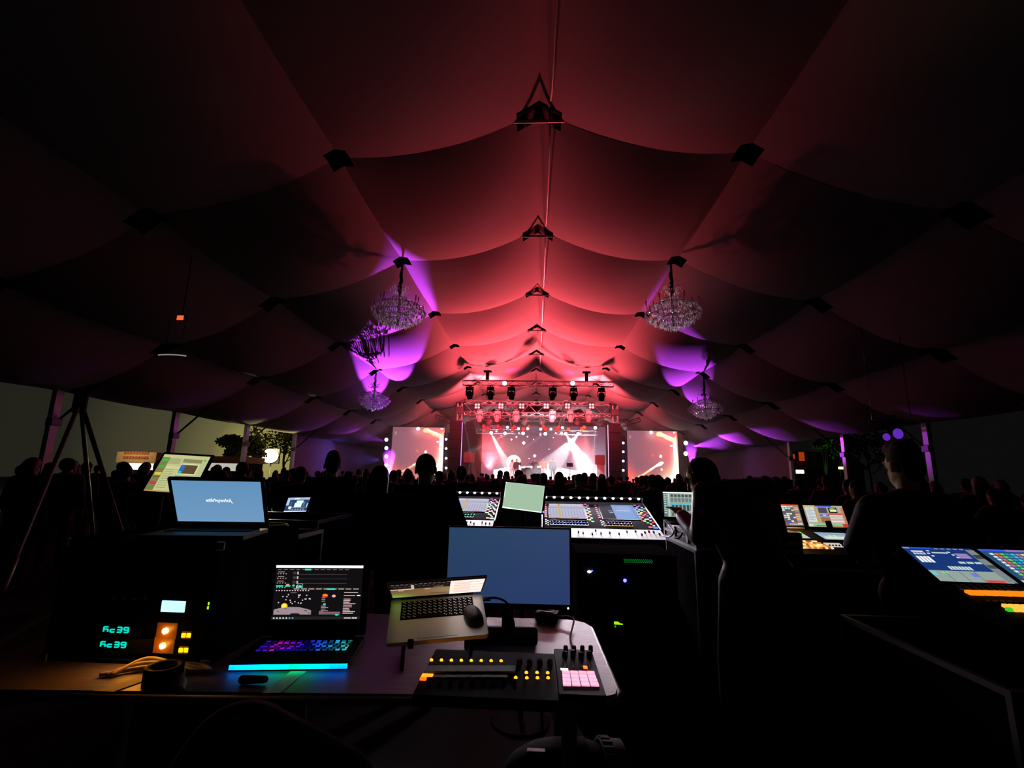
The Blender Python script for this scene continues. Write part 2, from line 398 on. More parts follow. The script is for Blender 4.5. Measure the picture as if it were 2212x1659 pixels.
# ------------------------------------------------------------------ chandeliers
CRYSTAL = crystal_mat()
def chandelier(label, pin, top_z, group):
    t = thing('chandelier', label, 'chandelier', loc=(pin[0], pin[1], top_z), group=group)
    st = MB(); L = pin[2] - top_z
    st.tube([(0.0, 0, L), (0.015, 0, L * .75), (-.01, 0, L * .5), (.02, 0, L * .3), (-.02, 0, L * .15), (0, 0, -.02)], [.03, .035, .055, .05, .075, .05], 8)
    obj('hanging_rod', st, SOFTBLACK, t, smooth=True)
    prof = [(0.16, -.02), (0.10, -.20), (0.30, -.34), (0.52, -.48), (0.72, -.60), (0.82, -.74), (0.76, -.86), (0.62, -.97), (0.46, -1.07), (0.28, -1.16), (0.08, -1.23)]
    fr = MB(); fr.lathe([(.03, -1.2), (.05, -1.1), (.03, -.8), (.06, -.5), (.03, -.2), (.10, -.05), (.03, .0)], n=10)
    for r, z in prof[2:10:2]:
        ring = [(r * math.cos(a), r * math.sin(a), z) for a in [2 * math.pi * i / 28 for i in range(29)]]; fr.tube(ring, 0.009, 5)
    obj('frame', fr, STEEL, t, smooth=True)
    for i in range(10):
        a = 2 * math.pi * i / 10; ar = MB(); c, s_ = math.cos(a), math.sin(a); R_ = .80 if i % 2 else .60; zt = -.46 if i % 2 else -.34
        ar.tube(bez([(.03 * c, .03 * s_, -.75), (.35 * c, .35 * s_, -.86), ((R_ - .1) * c, (R_ - .1) * s_, -.72), (R_ * c, R_ * s_, zt - .08)], 5), 0.012, 5)
        ar.cyl((R_ * c, R_ * s_, zt - .08), (R_ * c, R_ * s_, zt + .08), .018)
        obj('candle_arm', ar, STEEL, t, smooth=True)
    cr = MB()
    def drop(x, y, z, h, wd, a):
        c, s_ = math.cos(a) * wd, math.sin(a) * wd
        cr.add([(x, y, z), (x + c, y + s_, z - h * .35), (x - s_, y + c, z - h * .35), (x - c, y - s_, z - h * .35), (x + s_, y - c, z - h * .35), (x, y, z - h)],
               [(0, 1, 2), (0, 2, 3), (0, 3, 4), (0, 4, 1), (5, 2, 1), (5, 3, 2), (5, 4, 3), (5, 1, 4)])
    for r, z in prof:
        n = max(6, int(2 * math.pi * r / 0.06))
        for i in range(n):
            a = 2 * math.pi * (i + random.random() * .5) / n; rr = r + random.uniform(-.03, .03)
            drop(rr * math.cos(a), rr * math.sin(a), z + random.uniform(-.02, .04), random.uniform(.08, .16), random.uniform(.018, .030), random.random() * 3)
    for r, z in [(p[0] * .62, p[1] + .03) for p in prof[2:10]]:
        n = max(6, int(2 * math.pi * r / 0.07))
        for i in range(n):
            a = 2 * math.pi * (i + random.random() * .5) / n; drop(r * math.cos(a), r * math.sin(a), z, random.uniform(.07, .13), random.uniform(.015, .024), random.random() * 3)
    for i in range(12):                                   # sprays round the crown
        a = 2 * math.pi * i / 12
        for s_ in range(4):
            r = .16 + .05 * s_; drop(r * math.cos(a), r * math.sin(a), .10 + .05 * s_ - .03 * s_ * s_, .07, .014, a)
    tag(obj('crystal_drops', cr, CRYSTAL, t), None, None, kind='stuff')
    return t
G = 'crystal chandeliers under the tent roof'
chandelier('large near crystal chandelier at the top edge of the big purple patch', (-4.35, 14, 8.35), 7.40, G)
chandelier('large near crystal chandelier on the dark side of the roof, far from the purple patch', (4.15, 14, 8.30), 7.40, G)
chandelier('far small crystal chandelier shining blue-white under the purple patch', (-8.45, 24, 7.0), 6.15, G)
chandelier('far small dull pink crystal chandelier hanging just below the purple oval', (8.50, 24, 7.0), 5.95, G)

# ================================================================== THE STAGE
def box_truss(name, a, b, size, parent, m_, bay=0.6, r=0.028):
    a, b = Vector(a), Vector(b); d = b - a; L = d.length; q = d.to_track_quat('Z', 'Y'); mb = MB(); h = size / 2
    cs = [(-h, -h), (h, -h), (h, h), (-h, h)]
    def pt(c, t): return a + q @ Vector((c[0], c[1], t))
    for c in cs: mb.cyl(pt(c, 0), pt(c, L), r, n=6)
    n = max(2, int(L / bay)); 
    for i in range(n):
        t0, t1 = L * i / n, L * (i + 1) / n
        for j in range(4):
            c0, c1 = cs[j], cs[(j + 1) % 4]
            mb.cyl(pt(c0, t0), pt(c1, t1), r * .55, n=5, cap=False) if i % 2 else mb.cyl(pt(c1, t0), pt(c0, t1), r * .55, n=5, cap=False)
            if i == 0 or i == n - 1: mb.cyl(pt(c0, t0 if i == 0 else t1), pt(c1, t0 if i == 0 else t1), r * .6, n=5)
    return obj(name, mb, m_, parent)
DECK = mat('stage_deck', (0.25, 0.22, 0.24), 0.6)
mb = MB(); mb.span((-6.9, 38.3, 1.27), (7.4, 45.0, 1.38))
deck = obj('stage_platform', mb, DECK); tag(deck, 'wide raised stage platform under the lighting rig, in front of the crowd', 'stage')
mb = MB(); mb.span((-6.9, 38.3, 0.0), (7.4, 38.4, 1.27)); obj('skirt', mb, SOFTBLACK, deck)
for x in (-6.5, -3, 0.2, 3.5, 7.0):
    for y in (38.8, 41.7, 44.6):
        mb = MB(); mb.cyl((x, y, 0), (x, y, 1.27), .05); obj('leg', mb, STEEL, deck)

# ---- LED backdrop: a night over a pale moon surface, orange planet on the left
def gauss(u, v, cx, cy, sx, sy): return math.exp(-((u - cx) / sx) ** 2 - ((v - cy) / sy) ** 2)
def addc(*cs):
    return tuple(sum(c[i] * k for c, k in cs) for i in range(3))
def bg_back(u, v):
    return addc((lin((92, 55, 84)), 1.0), (lin((200, 120, 140)), .35 * gauss(u, v, .5, .85, .7, .35)), ((.9, .25, .10), .30 * gauss(u, v, .22, .45, .16, .3)),
                ((.8, .05, .05), .5 * gauss(u, v, .02, .3, .10, .5)), ((.9, .75, .95), .25 * gauss(u, v, .95, .75, .25, .4)), ((.8, .12, .10), .25 * gauss(u, v, .62, .25, .06, .25)))
stars = [(.155, .20, 3), (.115, .12, 5), (.30, .15, 5), (.34, .33, 9), (.43, .57, 8), (.37, .21, 4), (.42, .26, 3), (.475, .16, 7), (.60, .14, 6), (.645, .14, 9), (.735, .16, 5),
         (.69, .46, 8), (.545, .44, 3), (.385, .62, 3), (.19, .82, 7), (.24, .27, 5), (.28, .22, 5), (.58, .22, 3), (.80, .13, 4)]
bs = []
BW, BH = 11.7, 5.0
for u, v, r in stars:
    ru, rv = r * .0012 * 1.1, r * .0012 * 1.1 * BW / BH
    bs.append(('p', [(u, v - rv * 1.3), (u + ru * 1.3, v), (u, v + rv * 1.3), (u - ru * 1.3, v)], (255, 245, 255, 2.2)))
bs += [('e', .262, .70, .060, .060 * BW / BH, (255, 226, 190, 1.6)), ('e', .258, .70, .050, .050 * BW / BH, (255, 246, 232, 2.0)),
       ('p', [(.10, 1.0), (.10, .84), (.2, .80), (.36, .765), (.5, .755), (.64, .78), (.78, .835), (.93, .93), (1.0, 1.0)], (255, 214, 220, 1.5)),
       ('p', [(.12, 1.0), (.2, .86), (.36, .81), (.5, .80), (.64, .82), (.75, .87), (.86, .95), (.9, 1.0)], (255, 236, 238, 1.8)),
       ('e', .155, .95, .028, .035, (214, 130, 150)), ('e', .155, .95, .022, .025, (255, 205, 212, 1.2)), ('e', .77, .925, .040, .030, (120, 60, 90)),
       ('e', .62, .785, .03, .010, (200, 110, 130)), ('e', .44, .88, .02, .010, (225, 150, 165)),
       ('p', [(.47, .78), (.50, .66), (.53, .72), (.56, .70), (.575, .78)], (255, 250, 250, 2.0))]
back = thing('led_wall', 'huge LED wall behind the performers showing stars, a pale moon and an orange planet', 'LED wall', frame((0.75, 45.2, 3.95), (1, 0, 0), (0, 0, 1)))
mb = MB(); mb.box((0, 0, -.12), (BW + .1, BH + .1, .2)); obj('cabinet', mb, BLACK, back)
picture('screen', BW, BH, bg_back, bs, 1.3, back, T(0, 0, .01), 44, 22)
for x in (-4.5, 0, 4.5):
    mb = MB(); mb.box((x, -3.92, -.12), (.4, .05, .6)); mb.box((x, -3.22, -.12), (.14, 1.36, .12)); obj('support', mb, STEEL, back)

# ---- side screens showing the camera feed
def bg_feed(u, v):
    return addc((lin((142, 96, 112)), 1.0), ((.75, .09, .07), 1.0 * gauss(u, v, 1.05, .35, .55, .45)), ((1, .06, .03), .9 * gauss(u, v, .02, .9, .10, .22)),
                ((1, .12, .05), .9 * gauss(u, v, .30, .98, .25, .16)), ((1.2, .9, .5), 1.3 * gauss(u, v, .92, .95, .20, .22)), ((1, .5, .45), .35 * gauss(u, v, .48, .05, .10, .10)),
                ((1.6, 1.3, .9), 1.0 * gauss(u, v, .96, .7, .07, .3)), ((.9, .2, .12), .6 * gauss(u, v, .8, .12, .25, .09)), ((1.0, .6, .3), .5 * gauss(u, v, .68, .97, .12, .12)))
def feed_shapes(hot):
    w_ = (255, 246, 225, 1.6 * hot); y_ = (255, 214, 150, 1.2 * hot)
    return [('e', .485, .03, .037, .034, (255, 236, 240, 1.5)), ('e', .94, .025, .028, .018, (255, 226, 220, 1.3)),
            ('p', [(.58, .07), (.60, .02), (.68, .01), (.72, .05), (.86, .10), (.93, .125), (.97, .08), (.98, .18), (.95, .21), (.88, .195), (.78, .16), (.70, .11), (.60, .10)], y_),
            ('p', [(.62, .05), (.70, .04), (.84, .095), (.95, .15), (.96, .18), (.86, .15), (.72, .085)], w_),
            ('p', [(.90, .18), (.975, .17), (.985, .45), (.985, .98), (.84, .98), (.78, .90), (.86, .80), (.93, .6), (.905, .40), (.91, .28)], w_),
            ('e', .875, .275, .032, .016, w_), ('e', .655, .475, .026, .030, w_), ('e', .665, .72, .022, .026, (255, 220, 190, 1.3)),
            ('p', [(.10, .90), (.30, .80), (.42, .72), (.55, .64), (.64, .575), (.69, .57), (.71, .60), (.66, .645), (.56, .675), (.46, .745), (.33, .82), (.14, .915)], (255, 200, 150, 1.1 * hot)),
            ('p', [(.42, .72), (.55, .64), (.64, .575), (.69, .57), (.71, .60), (.66, .645), (.56, .675), (.46, .73)], w_),
            ('l', .07, .90, .22, .885, .04, (255, 150, 110)), ('l', .14, .945, .30, .935, .06, (255, 205, 170)), ('l', .30, .99, .42, .985, .10, (255, 220, 200)),
            ('l', .28, .86, .30, .97, .035, (255, 120, 90)), ('e', .045, .79, .022, .03, (255, 120, 30)), ('l', .07, .09, .055, .15, .03, (190, 140, 140)),
            ('l', .47, .44, .52, .475, .05, (230, 120, 110))]
for nm, px0, px1, py0, py1, hot, lab in (('l', 849, 956, 922, 1038, 1.0, 'left side LED screen with the camera feed, beside the tower of four violet lamps'),
                                         ('r', 1354, 1468, 930, 1046, 1.35, 'right side LED screen with the camera feed, behind the leaning man in the black jacket')):
    a = at(px0, py0, 37.6); b = at(px1, py1, 37.6); W_ = b.x - a.x; H_ = a.z - 1.25
    sc_t = thing('led_screen', lab, 'LED screen', frame(((a.x + b.x) / 2, 37.6, a.z - H_ / 2), (1, 0, 0), (0, 0, 1)), 'side LED screens')
    mb = MB(); mb.box((0, 0, -.1), (W_ + .08, H_ + .08, .18)); obj('cabinet', mb, BLACK, sc_t)
    mb = MB(); mb.box((0, -H_ / 2 - .645, -.2), (W_ * .9, 1.2, .5)); obj('base', mb, MATTE, sc_t)
    picture('screen', W_, H_, bg_feed, feed_shapes(hot), 1.05, sc_t, T(0, 0, .002), 26, 26)

# ---- roof rig: towers, trusses
rig = thing('stage_roof_truss', 'grey stage roof truss on two towers above the stage, hung with blinders', 'truss', loc=(0.3, 36.6, 0))
def rx(px, py, Y): return at(px, py, Y)
zt = rx(1160, 869, 36.6).z; zb = rx(1160, 893, 36.6).z; xl = rx(1004, 880, 36.6).x; xr = rx(1318, 880, 36.6).x
loc0 = Vector((0.3, 36.6, 0))
def rel(v): return Vector(v) - loc0
for nm, z, y, r in (('upper_beam', zt - .1, 36.6, .04), ('lower_beam', zb - .1, 36.6, .04), ('rear_beam', zt - .9, 40.2, .03), ('rear_beam', zt - 1.6, 44.4, .03)):
    box_truss(nm, rel((xl, y, z)), rel((xr, y, z)), .26 if 'rear' not in nm else .36, rig, TRUSSM, .6, r)
mb = MB(); n = 9
for i in range(n):
    x0, x1 = xl + (xr - xl) * i / n, xl + (xr - xl) * (i + 1) / n
    mb.cyl(rel((x0, 36.6, zt - .2)), rel(((x0 + x1) / 2, 36.6, zb)), .03, n=6); mb.cyl(rel((x1, 36.6, zt - .2)), rel(((x0 + x1) / 2, 36.6, zb)), .03, n=6)
obj('brace', mb, TRUSSM, rig)
for x in (xl, xl + 3.4, xr - 3.4, xr):
    box_truss('roof_rafter', rel((x, 36.8, zt + .05)), rel((x * .97 + .01, 45.0, zt - 1.4)), .28, rig, TRUSSM, .7, .03)
for x in (xl - .35, xr + .35):
    box_truss('tower', rel((x, 36.5, 0.02)), rel((x, 36.5, zt + .25)), .36, rig, TRUSSM, .5, .035)
    mb = MB(); mb.box(rel((x, 36.5, zt + .1)), (.75, .7, .55)); mb.box(rel((x, 36.5, zt - .75)), (.62, .6, .5)); obj('sleeve_block', mb, DTRUSS, rig, bevel=.03)
    mb = MB(); mb.cyl(rel((x + (.1 if x < 0 else -.1), 36.4, zt + .35)), rel((x + (.1 if x < 0 else -.1), 36.4, zt + 1.0)), .06); mb.box(rel((x, 36.4, zt + 1.02)), (.75, .3, .12)); obj('hoist_head', mb, STEEL, rig)
    box_truss('outrigger', rel((x + (-.3 if x < 0 else .3), 36.6, zb - .9)), rel((x + (-1.9 if x < 0 else 1.9), 36.6, zb - .35)), .3, rig, DTRUSS, .5, .03)
tag(rig, None, None)
# bright LED strips down the tower fronts
for i, (px, y0, y1, c) in enumerate(((999, 912, 1026, (214, 150, 255)), (1313, 918, 1028, (255, 190, 225)))):
    a = rx(px, y0, 35.9); mb = MB(); mb.cyl((a.x, 35.9, .01), (a.x, 35.9, a.z), .024); 
    o = obj('led_strip', mb, glow(c, 1.6)); tag(o, ('violet-white' if i == 0 else 'rosy white') + ' lit strip running down the ' + ('left' if i == 0 else 'right') + ' tower of the stage', 'light strip')
# dark speaker panels either side
for i, (p0, p1, py) in enumerate(((972, 998, 908), (1313, 1341, 914))):
    a, b = rx(p0, py, 36.0), rx(p1, py, 36.0)
    t = thing('speaker_stack', 'tall black speaker stack between the stage and the ' + ('left' if i == 0 else 'right') + ' side screen', 'speaker stack', loc=((a.x + b.x) / 2, 36.35, 0))
    W_ = b.x - a.x; n = 8
    for k_ in range(n):
        z0 = a.z * k_ / n; mb = MB(); mb.span((-W_ / 2, -.35, z0 + .005), (W_ / 2, .35, z0 + a.z / n - .005)); c_ = obj('speaker_cabinet', mb, mat('speaker_black', (.014, .009, .011), .9, spec=.05), t, bevel=.015)
        mb = MB(); mb.span((-W_ / 2 + .04, -.365, z0 + .04), (W_ / 2 - .04, -.352, z0 + a.z / n - .04)); obj('grille', mb, mat('speaker_grille', (.020, .013, .016), .9, spec=.05, noise=(60, .5)), c_)

# ---- light towers of violet lamps
def led_head(parent, M, c, strength, r=.13):
    mb = MB(); mb.lathe([(.04, -.24), (.12, -.22), (r + .03, -.05), (r + .03, 0)], n=14); h = obj('lamp_head', mb, BLACK, parent, M, smooth=True)
    mb = MB(); mb.lathe([(r, .0), (r * .8, .03), (.01, .05)], n=14); obj('lens', mb, glow(c, strength), h, smooth=True)
    return h
FW = frame((0, 0, 0), (1, 0, 0), (0, 0, 1)).to_3x3().to_4x4()      # a head facing the crowd
def light_tower(label, px, ys, Y, c=(214, 200, 255), big=.15):
    top = rx(px, ys[0] - 14, Y); t = thing('light_tower', label, 'light tower', loc=(top.x, Y, 0), group='towers of violet lamps beside the side screens')
    box_truss('tower', (0, .2, .02), (0, .2, top.z), .3, t, DTRUSS, .5, .025)
    mb = MB(); mb.box((0, .2, .02), (.9, .9, .04)); obj('base_plate', mb, STEEL, t)
    for y in ys:
        p = rx(px, y, Y); led_head(t, T(p.x - top.x, -.05, p.z) @ FW, c, 3.5, big)
    return t
light_tower('truss tower of violet lamps outside the left LED screen, sending a blue beam sideways', 835, (950, 968, 986, 1004), 37.0)
light_tower('truss tower of violet lamps just beyond the right LED screen, behind the leaning man', 1481, (957, 980), 37.0, big=.17)
light_tower('slim truss with small violet lamps between the left LED screen and the black speakers', 964, (949, 969, 990, 1011), 37.0, (190, 170, 255), .10)
light_tower('slim shining truss with small violet lamps between the black speakers and the right LED screen', 1346, (957, 976, 996, 1016), 37.0, (200, 180, 255), .10)

# ---- moving heads
def moving_head(label, group, size=1.0, body=BLACK, lens=glow((90, 30, 34), .6)):
    t = thing('moving_head', label, 'stage light', group=group)
    mb = MB(); mb.box((0, 0, -.09), (.42, .34, .18)); mb.cyl((0, 0, 0), (0, 0, .12), .04); mb.box((0, 0, .1), (.30, .08, .05)); obj('base', mb, body, t, bevel=.02)
    mb = MB(); mb.box((0, 0, -.21), (.46, .16, .06)); mb.box((-.22, 0, -.38), (.05, .16, .36)); mb.box((.22, 0, -.38), (.05, .16, .36)); obj('yoke', mb, body, t, bevel=.015)
    M_ = T(0, 0, -.5) @ RX(28)
    mb = MB(); mb.lathe([(.10, .22), (.17, .16), (.19, 0), (.18, -.14), (.165, -.26), (.15, -.28)], n=16); h = obj('head', mb, body, t, M_, smooth=True)
    mb = MB(); mb.lathe([(.145, -.28), (.10, -.30), (.01, -.31)], n=16); obj('lens', mb, lens, h, smooth=True)
    t.scale = (size,) * 3
    return t
ft = rx(1160, 829, 29.0)
fx0, fx1 = rx(1000, 828, 29.0).x, rx(1325, 832, 29.0).x
frt = thing('lighting_truss', 'dark front lighting truss hung from two chain hoists, red roof behind it', 'truss', loc=(0, 29.0, ft.z))
box_truss('beam', (fx0, 0, 0), (fx1, 0, 0), .30, frt, DTRUSS, .45, .026)
for px in (1053, 1267):
    p = rx(px, 815, 29.0); mb = MB(); mb.box((p.x, 0, .45), (.20, .22, .5)); mb.box((p.x, 0, .75), (.5, .2, .12)); h = obj('chain_hoist', mb, BLACK, frt, bevel=.02)
    mb = MB(); mb.cyl((p.x, 0, .8), (p.x, 0, 9.0 - .09 * abs(p.x) * 2.6 - ft.z), .012, n=5); obj('chain', mb, BLACK, h)
    mb = MB(); mb.tube(bez([(p.x - .1, 0, .7), (p.x - .4 * (1 if px < 1160 else -1), 0, .35), (p.x - .9 * (1 if px < 1160 else -1), 0, .2)]), .012, 5); obj('cable', mb, BLACK, h)
for px in (1090, 1237):
    p = rx(px, 828, 28.8); led_head(frt, T(p.x, -.2, p.z - ft.z) @ FW, (245, 235, 255), 5.0, .14)
proto = None
places = ['leftmost', 'second from the left', 'third from the left', 'third from the right', 'second from the right', 'rightmost']
for i, px in enumerate((1015, 1060, 1105, 1194, 1239, 1299)):
    p = rx(px, 833, 29.0); lab = 'black moving head hanging under the front truss, %s of the six' % places[i]
    if proto is None: o = proto = moving_head(lab, 'moving heads under the front truss', 1.0)
    else: o = copy_tree(proto); o['label'] = lab
    o.location = (p.x, 29.0, ft.z - .24); o.rotation_euler.z = random.uniform(-.3, .3)
GREYB = mat('light_tint_housing', (.40, .34, .36), .5)  # stage light put into the housing colour
proto = None
xs2 = (1037, 1075, 1115, 1193, 1232, 1271)
for i, px in enumerate(xs2):
    p = rx(px, 889, 36.4); lab = 'pale moving head under the roof truss, %s of the six' % places[i]
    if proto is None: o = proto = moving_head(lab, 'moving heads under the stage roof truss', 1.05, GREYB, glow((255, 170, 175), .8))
    else: o = copy_tree(proto); o['label'] = lab
    o.location = (p.x, 36.2, p.z); o.rotation_euler.z = random.uniform(-.3, .3)
proto = None
for i, px in enumerate((1059, 1134, 1173, 1249)):
    p = rx(px, 894, 38.0); lab = 'dim moving head set back behind the roof truss, %s of the four' % ('leftmost', 'second from the left', 'second from the right', 'rightmost')[i]
    if proto is None: o = proto = moving_head(lab, 'dim moving heads set back behind the truss', 1.15, mat('shade_tint_housing', (.16, .09, .10), .5), glow((120, 50, 55), .7))  # dimness put into this housing's colour
    else: o = copy_tree(proto); o['label'] = lab
    o.location = (p.x, 38.0, p.z); o.rotation_euler.z = 1.2
# blinders with four lamps each
proto = None
for i, px in enumerate((1031, 1082, 1127, 1180, 1226, 1278)):
    p = rx(px, 877, 36.2); lab = 'four-lamp blinder on the roof truss, %s of the six' % places[i]
    if proto is None:
        t = proto = thing('blinder_light', lab, 'stage light', group='four-lamp blinders on the roof truss')
        mb = MB(); mb.box((0, .08, 0), (.46, .12, .46)); mb.box((-.25, .08, .05), (.03, .05, .5)); mb.box((.25, .08, .05), (.03, .05, .5)); mb.box((0, .08, .3), (.52, .05, .04)); obj('housing', mb, DTRUSS, t, bevel=.02)
        for a in (-.11, .11):
            for b in (-.11, .11):
                mb = MB(); mb.lathe([(.085, 0), (.07, .03), (.01, .045)], n=12); obj('lamp', mb, glow((255, 205, 205), 1.3), t, T(a, 0.01, b) @ FW, smooth=True)
        o = t
    else: o = copy_tree(proto); o['label'] = lab
    o.location = p
# rows of red and white lamps on the back truss
def par(label, group, p, c, s, r):
    t = thing('par_light', label, 'stage light', loc=p, group=group)
    mb = MB(); mb.box((0, .1, .36), (.06, .06, .30)); mb.box((0, .1, .24), (.34, .05, .03)); mb.box((-.17, .1, .12), (.02, .05, .25)); mb.box((.17, .1, .12), (.02, .05, .25)); obj('bracket', mb, BLACK, t)
    led_head(t, T(0, 0, 0) @ FW, c, s, r); return t
redp = ((1045, 921), (1054, 925), (1076, 921), (1081, 926), (1107, 926), (1110, 922), (1130, 927), (1142, 922), (1174, 922), (1178, 927), (1203, 927), (1207, 923), (1228, 927), (1257, 927), (1262, 923))
for i, (px, py) in enumerate(redp):
    c = (255, 26, 18) if px < 1220 else (255, 70, 26)
    par(('red' if px < 1220 else 'orange-red') + ' lamp glowing in the row over the stage, number %d of fifteen from the left' % (i + 1), 'red lamps in a row at the back of the stage', rx(px, py, 41.0 + .55 * (i % 2)), c, 3.2, .15)
for i, (px, py) in enumerate(((1096, 923), (1120, 926), (1140, 926), (1168, 927), (1190, 927), (1215, 924))):
    par('small white lamp among the red ones, %s of the six' % places[i], 'white lamps among the red ones', rx(px, py, 40.5), (240, 235, 255), 3.5, .12)
wl = ((1061, 935, (1075, 985)), (1091, 936, (1085, 960)), (1130, 936, (1100, 960)), (1178, 937, (1165, 970)), (1222, 937, (1250, 985)), (1249, 937, (1215, 975)), (1286, 924, (1282, 957)))
for i, (px, py, tg) in enumerate(wl):
    par('dazzling white lamp below the red row, %s of the seven' % ('leftmost', 'second from the left', 'third from the left', 'middle', 'third from the right', 'second from the right', 'rightmost')[i], 'white beam lamps at the back of the stage', rx(px, py, 42.5), (250, 248, 255), 4.5, .15)
# the beams those lamps throw through the smoke
WH = (1.0, .95, 1.0)
def beam(px, py, Y, tx, ty, TY, power, deg, c=WH, blend=.3, K=3.5):
    p = rx(px, py, Y); spot('beam', p + Vector((0, -.25, -.02)), rx(tx, ty, TY), power * K, c, deg, blend, .04)
beam(1061, 935, 42.5, 1088, 990, 40.5, 9000, 13); beam(1222, 937, 42.5, 1265, 1010, 39, 10000, 20); beam(1249, 937, 42.5, 1210, 985, 39, 7000, 18)
beam(1286, 924, 42.5, 1280, 1000, 41, 2500, 8); beam(1178, 937, 42.5, 1166, 990, 41, 1200, 6); beam(1262, 924, 41, 1270, 1000, 39, 2200, 14, (1, .35, .08)); beam(1207, 925, 41, 1212, 1000, 40, 900, 12, (1, .03, .03))
beam(1045, 922, 41, 1036, 1010, 41, 1500, 30, (1, .04, .03)); beam(1120, 926, 40.6, 1000, 985, 38.5, 5000, 6); beam(1190, 927, 40.6, 1110, 985, 39, 2500, 6)
beam(1003, 905, 37, 1018, 990, 37.2, 2000, 5, (.8, .9, 1))
spot('white_key', (0.5, 29.3, 6.9), (0.6, 40, 4.0), 6000, (1, .78, .82), 42, .8, .2)  # unseen spot added under the front truss to light truss and stage
spot('smoke_fill', (4.2, 41.6, 1.6), (4.2, 44.5, 3.2), 6500, WH, 85, .9, .2)  # unseen spots added at floor level to brighten the smoke
spot('smoke_fill', (-2.6, 40.6, 1.6), (-3.2, 43.8, 3.4), 3500, WH, 70, .9, .2)

# ================================================================== PEOPLE
def remeshed(mb, name, voxel, smooth_it=3):
    me = mb.mesh('tmp'); o = bpy.data.objects.new('tmp', me); COL.objects.link(o)
    r = o.modifiers.new('r', 'REMESH'); r.mode = 'VOXEL'; r.voxel_size = voxel; r.use_smooth_shade = True
    s = o.modifiers.new('s', 'SMOOTH'); s.iterations = smooth_it; s.factor = .5
    bpy.context.view_layer.update()
    dg = bpy.context.evaluated_depsgraph_get()
    out = bpy.data.meshes.new_from_object(o.evaluated_get(dg)); out.name = name
    bpy.data.objects.remove(o); bpy.data.meshes.remove(me); return out
V3 = Vector
def pose(h=1.75, **kw):
    k = h / 1.75
    J = dict(pelvis=(0, 0, .95), chest=(0, .0, 1.30), neck=(0, .0, 1.47), head=(0, .025, 1.625), shL=(-.19, -.005, 1.425), shR=(.19, -.005, 1.425),
             elL=(-.26, -.03, 1.14), elR=(.26, -.03, 1.14), wrL=(-.25, .08, .90), wrR=(.25, .08, .90), hiL=(-.095, 0, .93), hiR=(.095, 0, .93),
             knL=(-.11, .03, .50), knR=(.11, .03, .50), anL=(-.12, -.02, .09), anR=(.12, -.02, .09))
    J.update(kw); return {a: V3(b) * k for a, b in J.items()}, k
def hand(mb, wr, el, side, k, curl=.5, spread=1.0, facing=None):
    d = (wr - el).normalized(); up = V3(facing) if facing else V3((0, 0, 1)); 
    n = d.cross(up); n = n.normalized() if n.length > .1 else V3((1, 0, 0)); b = n.cross(d).normalized()   # n across the palm, b off its back
    palm = wr + d * .055 * k
    for t in (-.024, -.008, .008, .024): mb.capsule(wr + n * t * .7 * k + d * .01, wr + d * .085 * k + n * t * 1.05 * k, .014 * k, .0125 * k, 8)
    for i, (t, L) in enumerate(((-.030, .066), (-.010, .078), (.010, .073), (.030, .056))):
        p = wr + d * .09 * k + n * t * k; q = d; c = curl * (.8 + .12 * i)
        for s in range(3):
            q = (q - b * c * .45).normalized(); e_ = p + q * L * k * (.45, .32, .25)[s] + n * t * .12 * spread * k
            mb.capsule(p, e_, (.0098 - .0008 * s) * k, (.0092 - .0008 * s) * k, 8); p = e_
    tb = wr + d * .03 * k + n * side * .028 * k; t1 = tb + (n * side * .75 + d * .55 - b * .3).normalized() * .038 * k; t2 = t1 + (n * side * .25 + d * .9 - b * .35).normalized() * .032 * k
    mb.capsule(tb, t1, .0135 * k, .011 * k, 8); mb.capsule(t1, t2, .0108 * k, .009 * k, 8)
def head_geo(mb, J, k, hd, face=True):
    h = J['head']; M = Matrix.Identity(3) if hd is None else hd
    def P(x, y, z): return h + M @ V3((x * k, y * k, z * k))
    M4 = M.to_4x4()
    mb.ball(P(0, -.012, .025), (.077 * k, .097 * k, .095 * k), 16, 12, M4)
    mb.ball(P(0, .02, -.045), (.060 * k, .072 * k, .075 * k), 14, 10, M4)
    mb.ball(P(0, .045, -.085), (.038 * k, .040 * k, .032 * k), 12, 8, M4)
    if face:
        mb.capsule(P(0, .088, .02), P(0, .104, -.022), .009 * k, .015 * k, 8)
        mb.capsule(P(-.02, .083, -.062), P(.02, .083, -.062), .009 * k, .009 * k, 8); mb.capsule(P(-.018, .08, -.074), P(.018, .08, -.074), .009 * k, .009 * k, 8)
        mb.capsule(P(-.045, .078, .035), P(-.015, .088, .032), .009 * k, .009 * k, 8); mb.capsule(P(.045, .078, .035), P(.015, .088, .032), .009 * k, .009 * k, 8)
        mb.ball(P(-.031, .078, .012), .012 * k, 8, 6); mb.ball(P(.031, .078, .012), .012 * k, 8, 6)
        for s in (-1, 1): mb.ball(P(s * .079, -.012, -.008), (.010 * k, .020 * k, .032 * k), 10, 8, M4)
    return P, M4
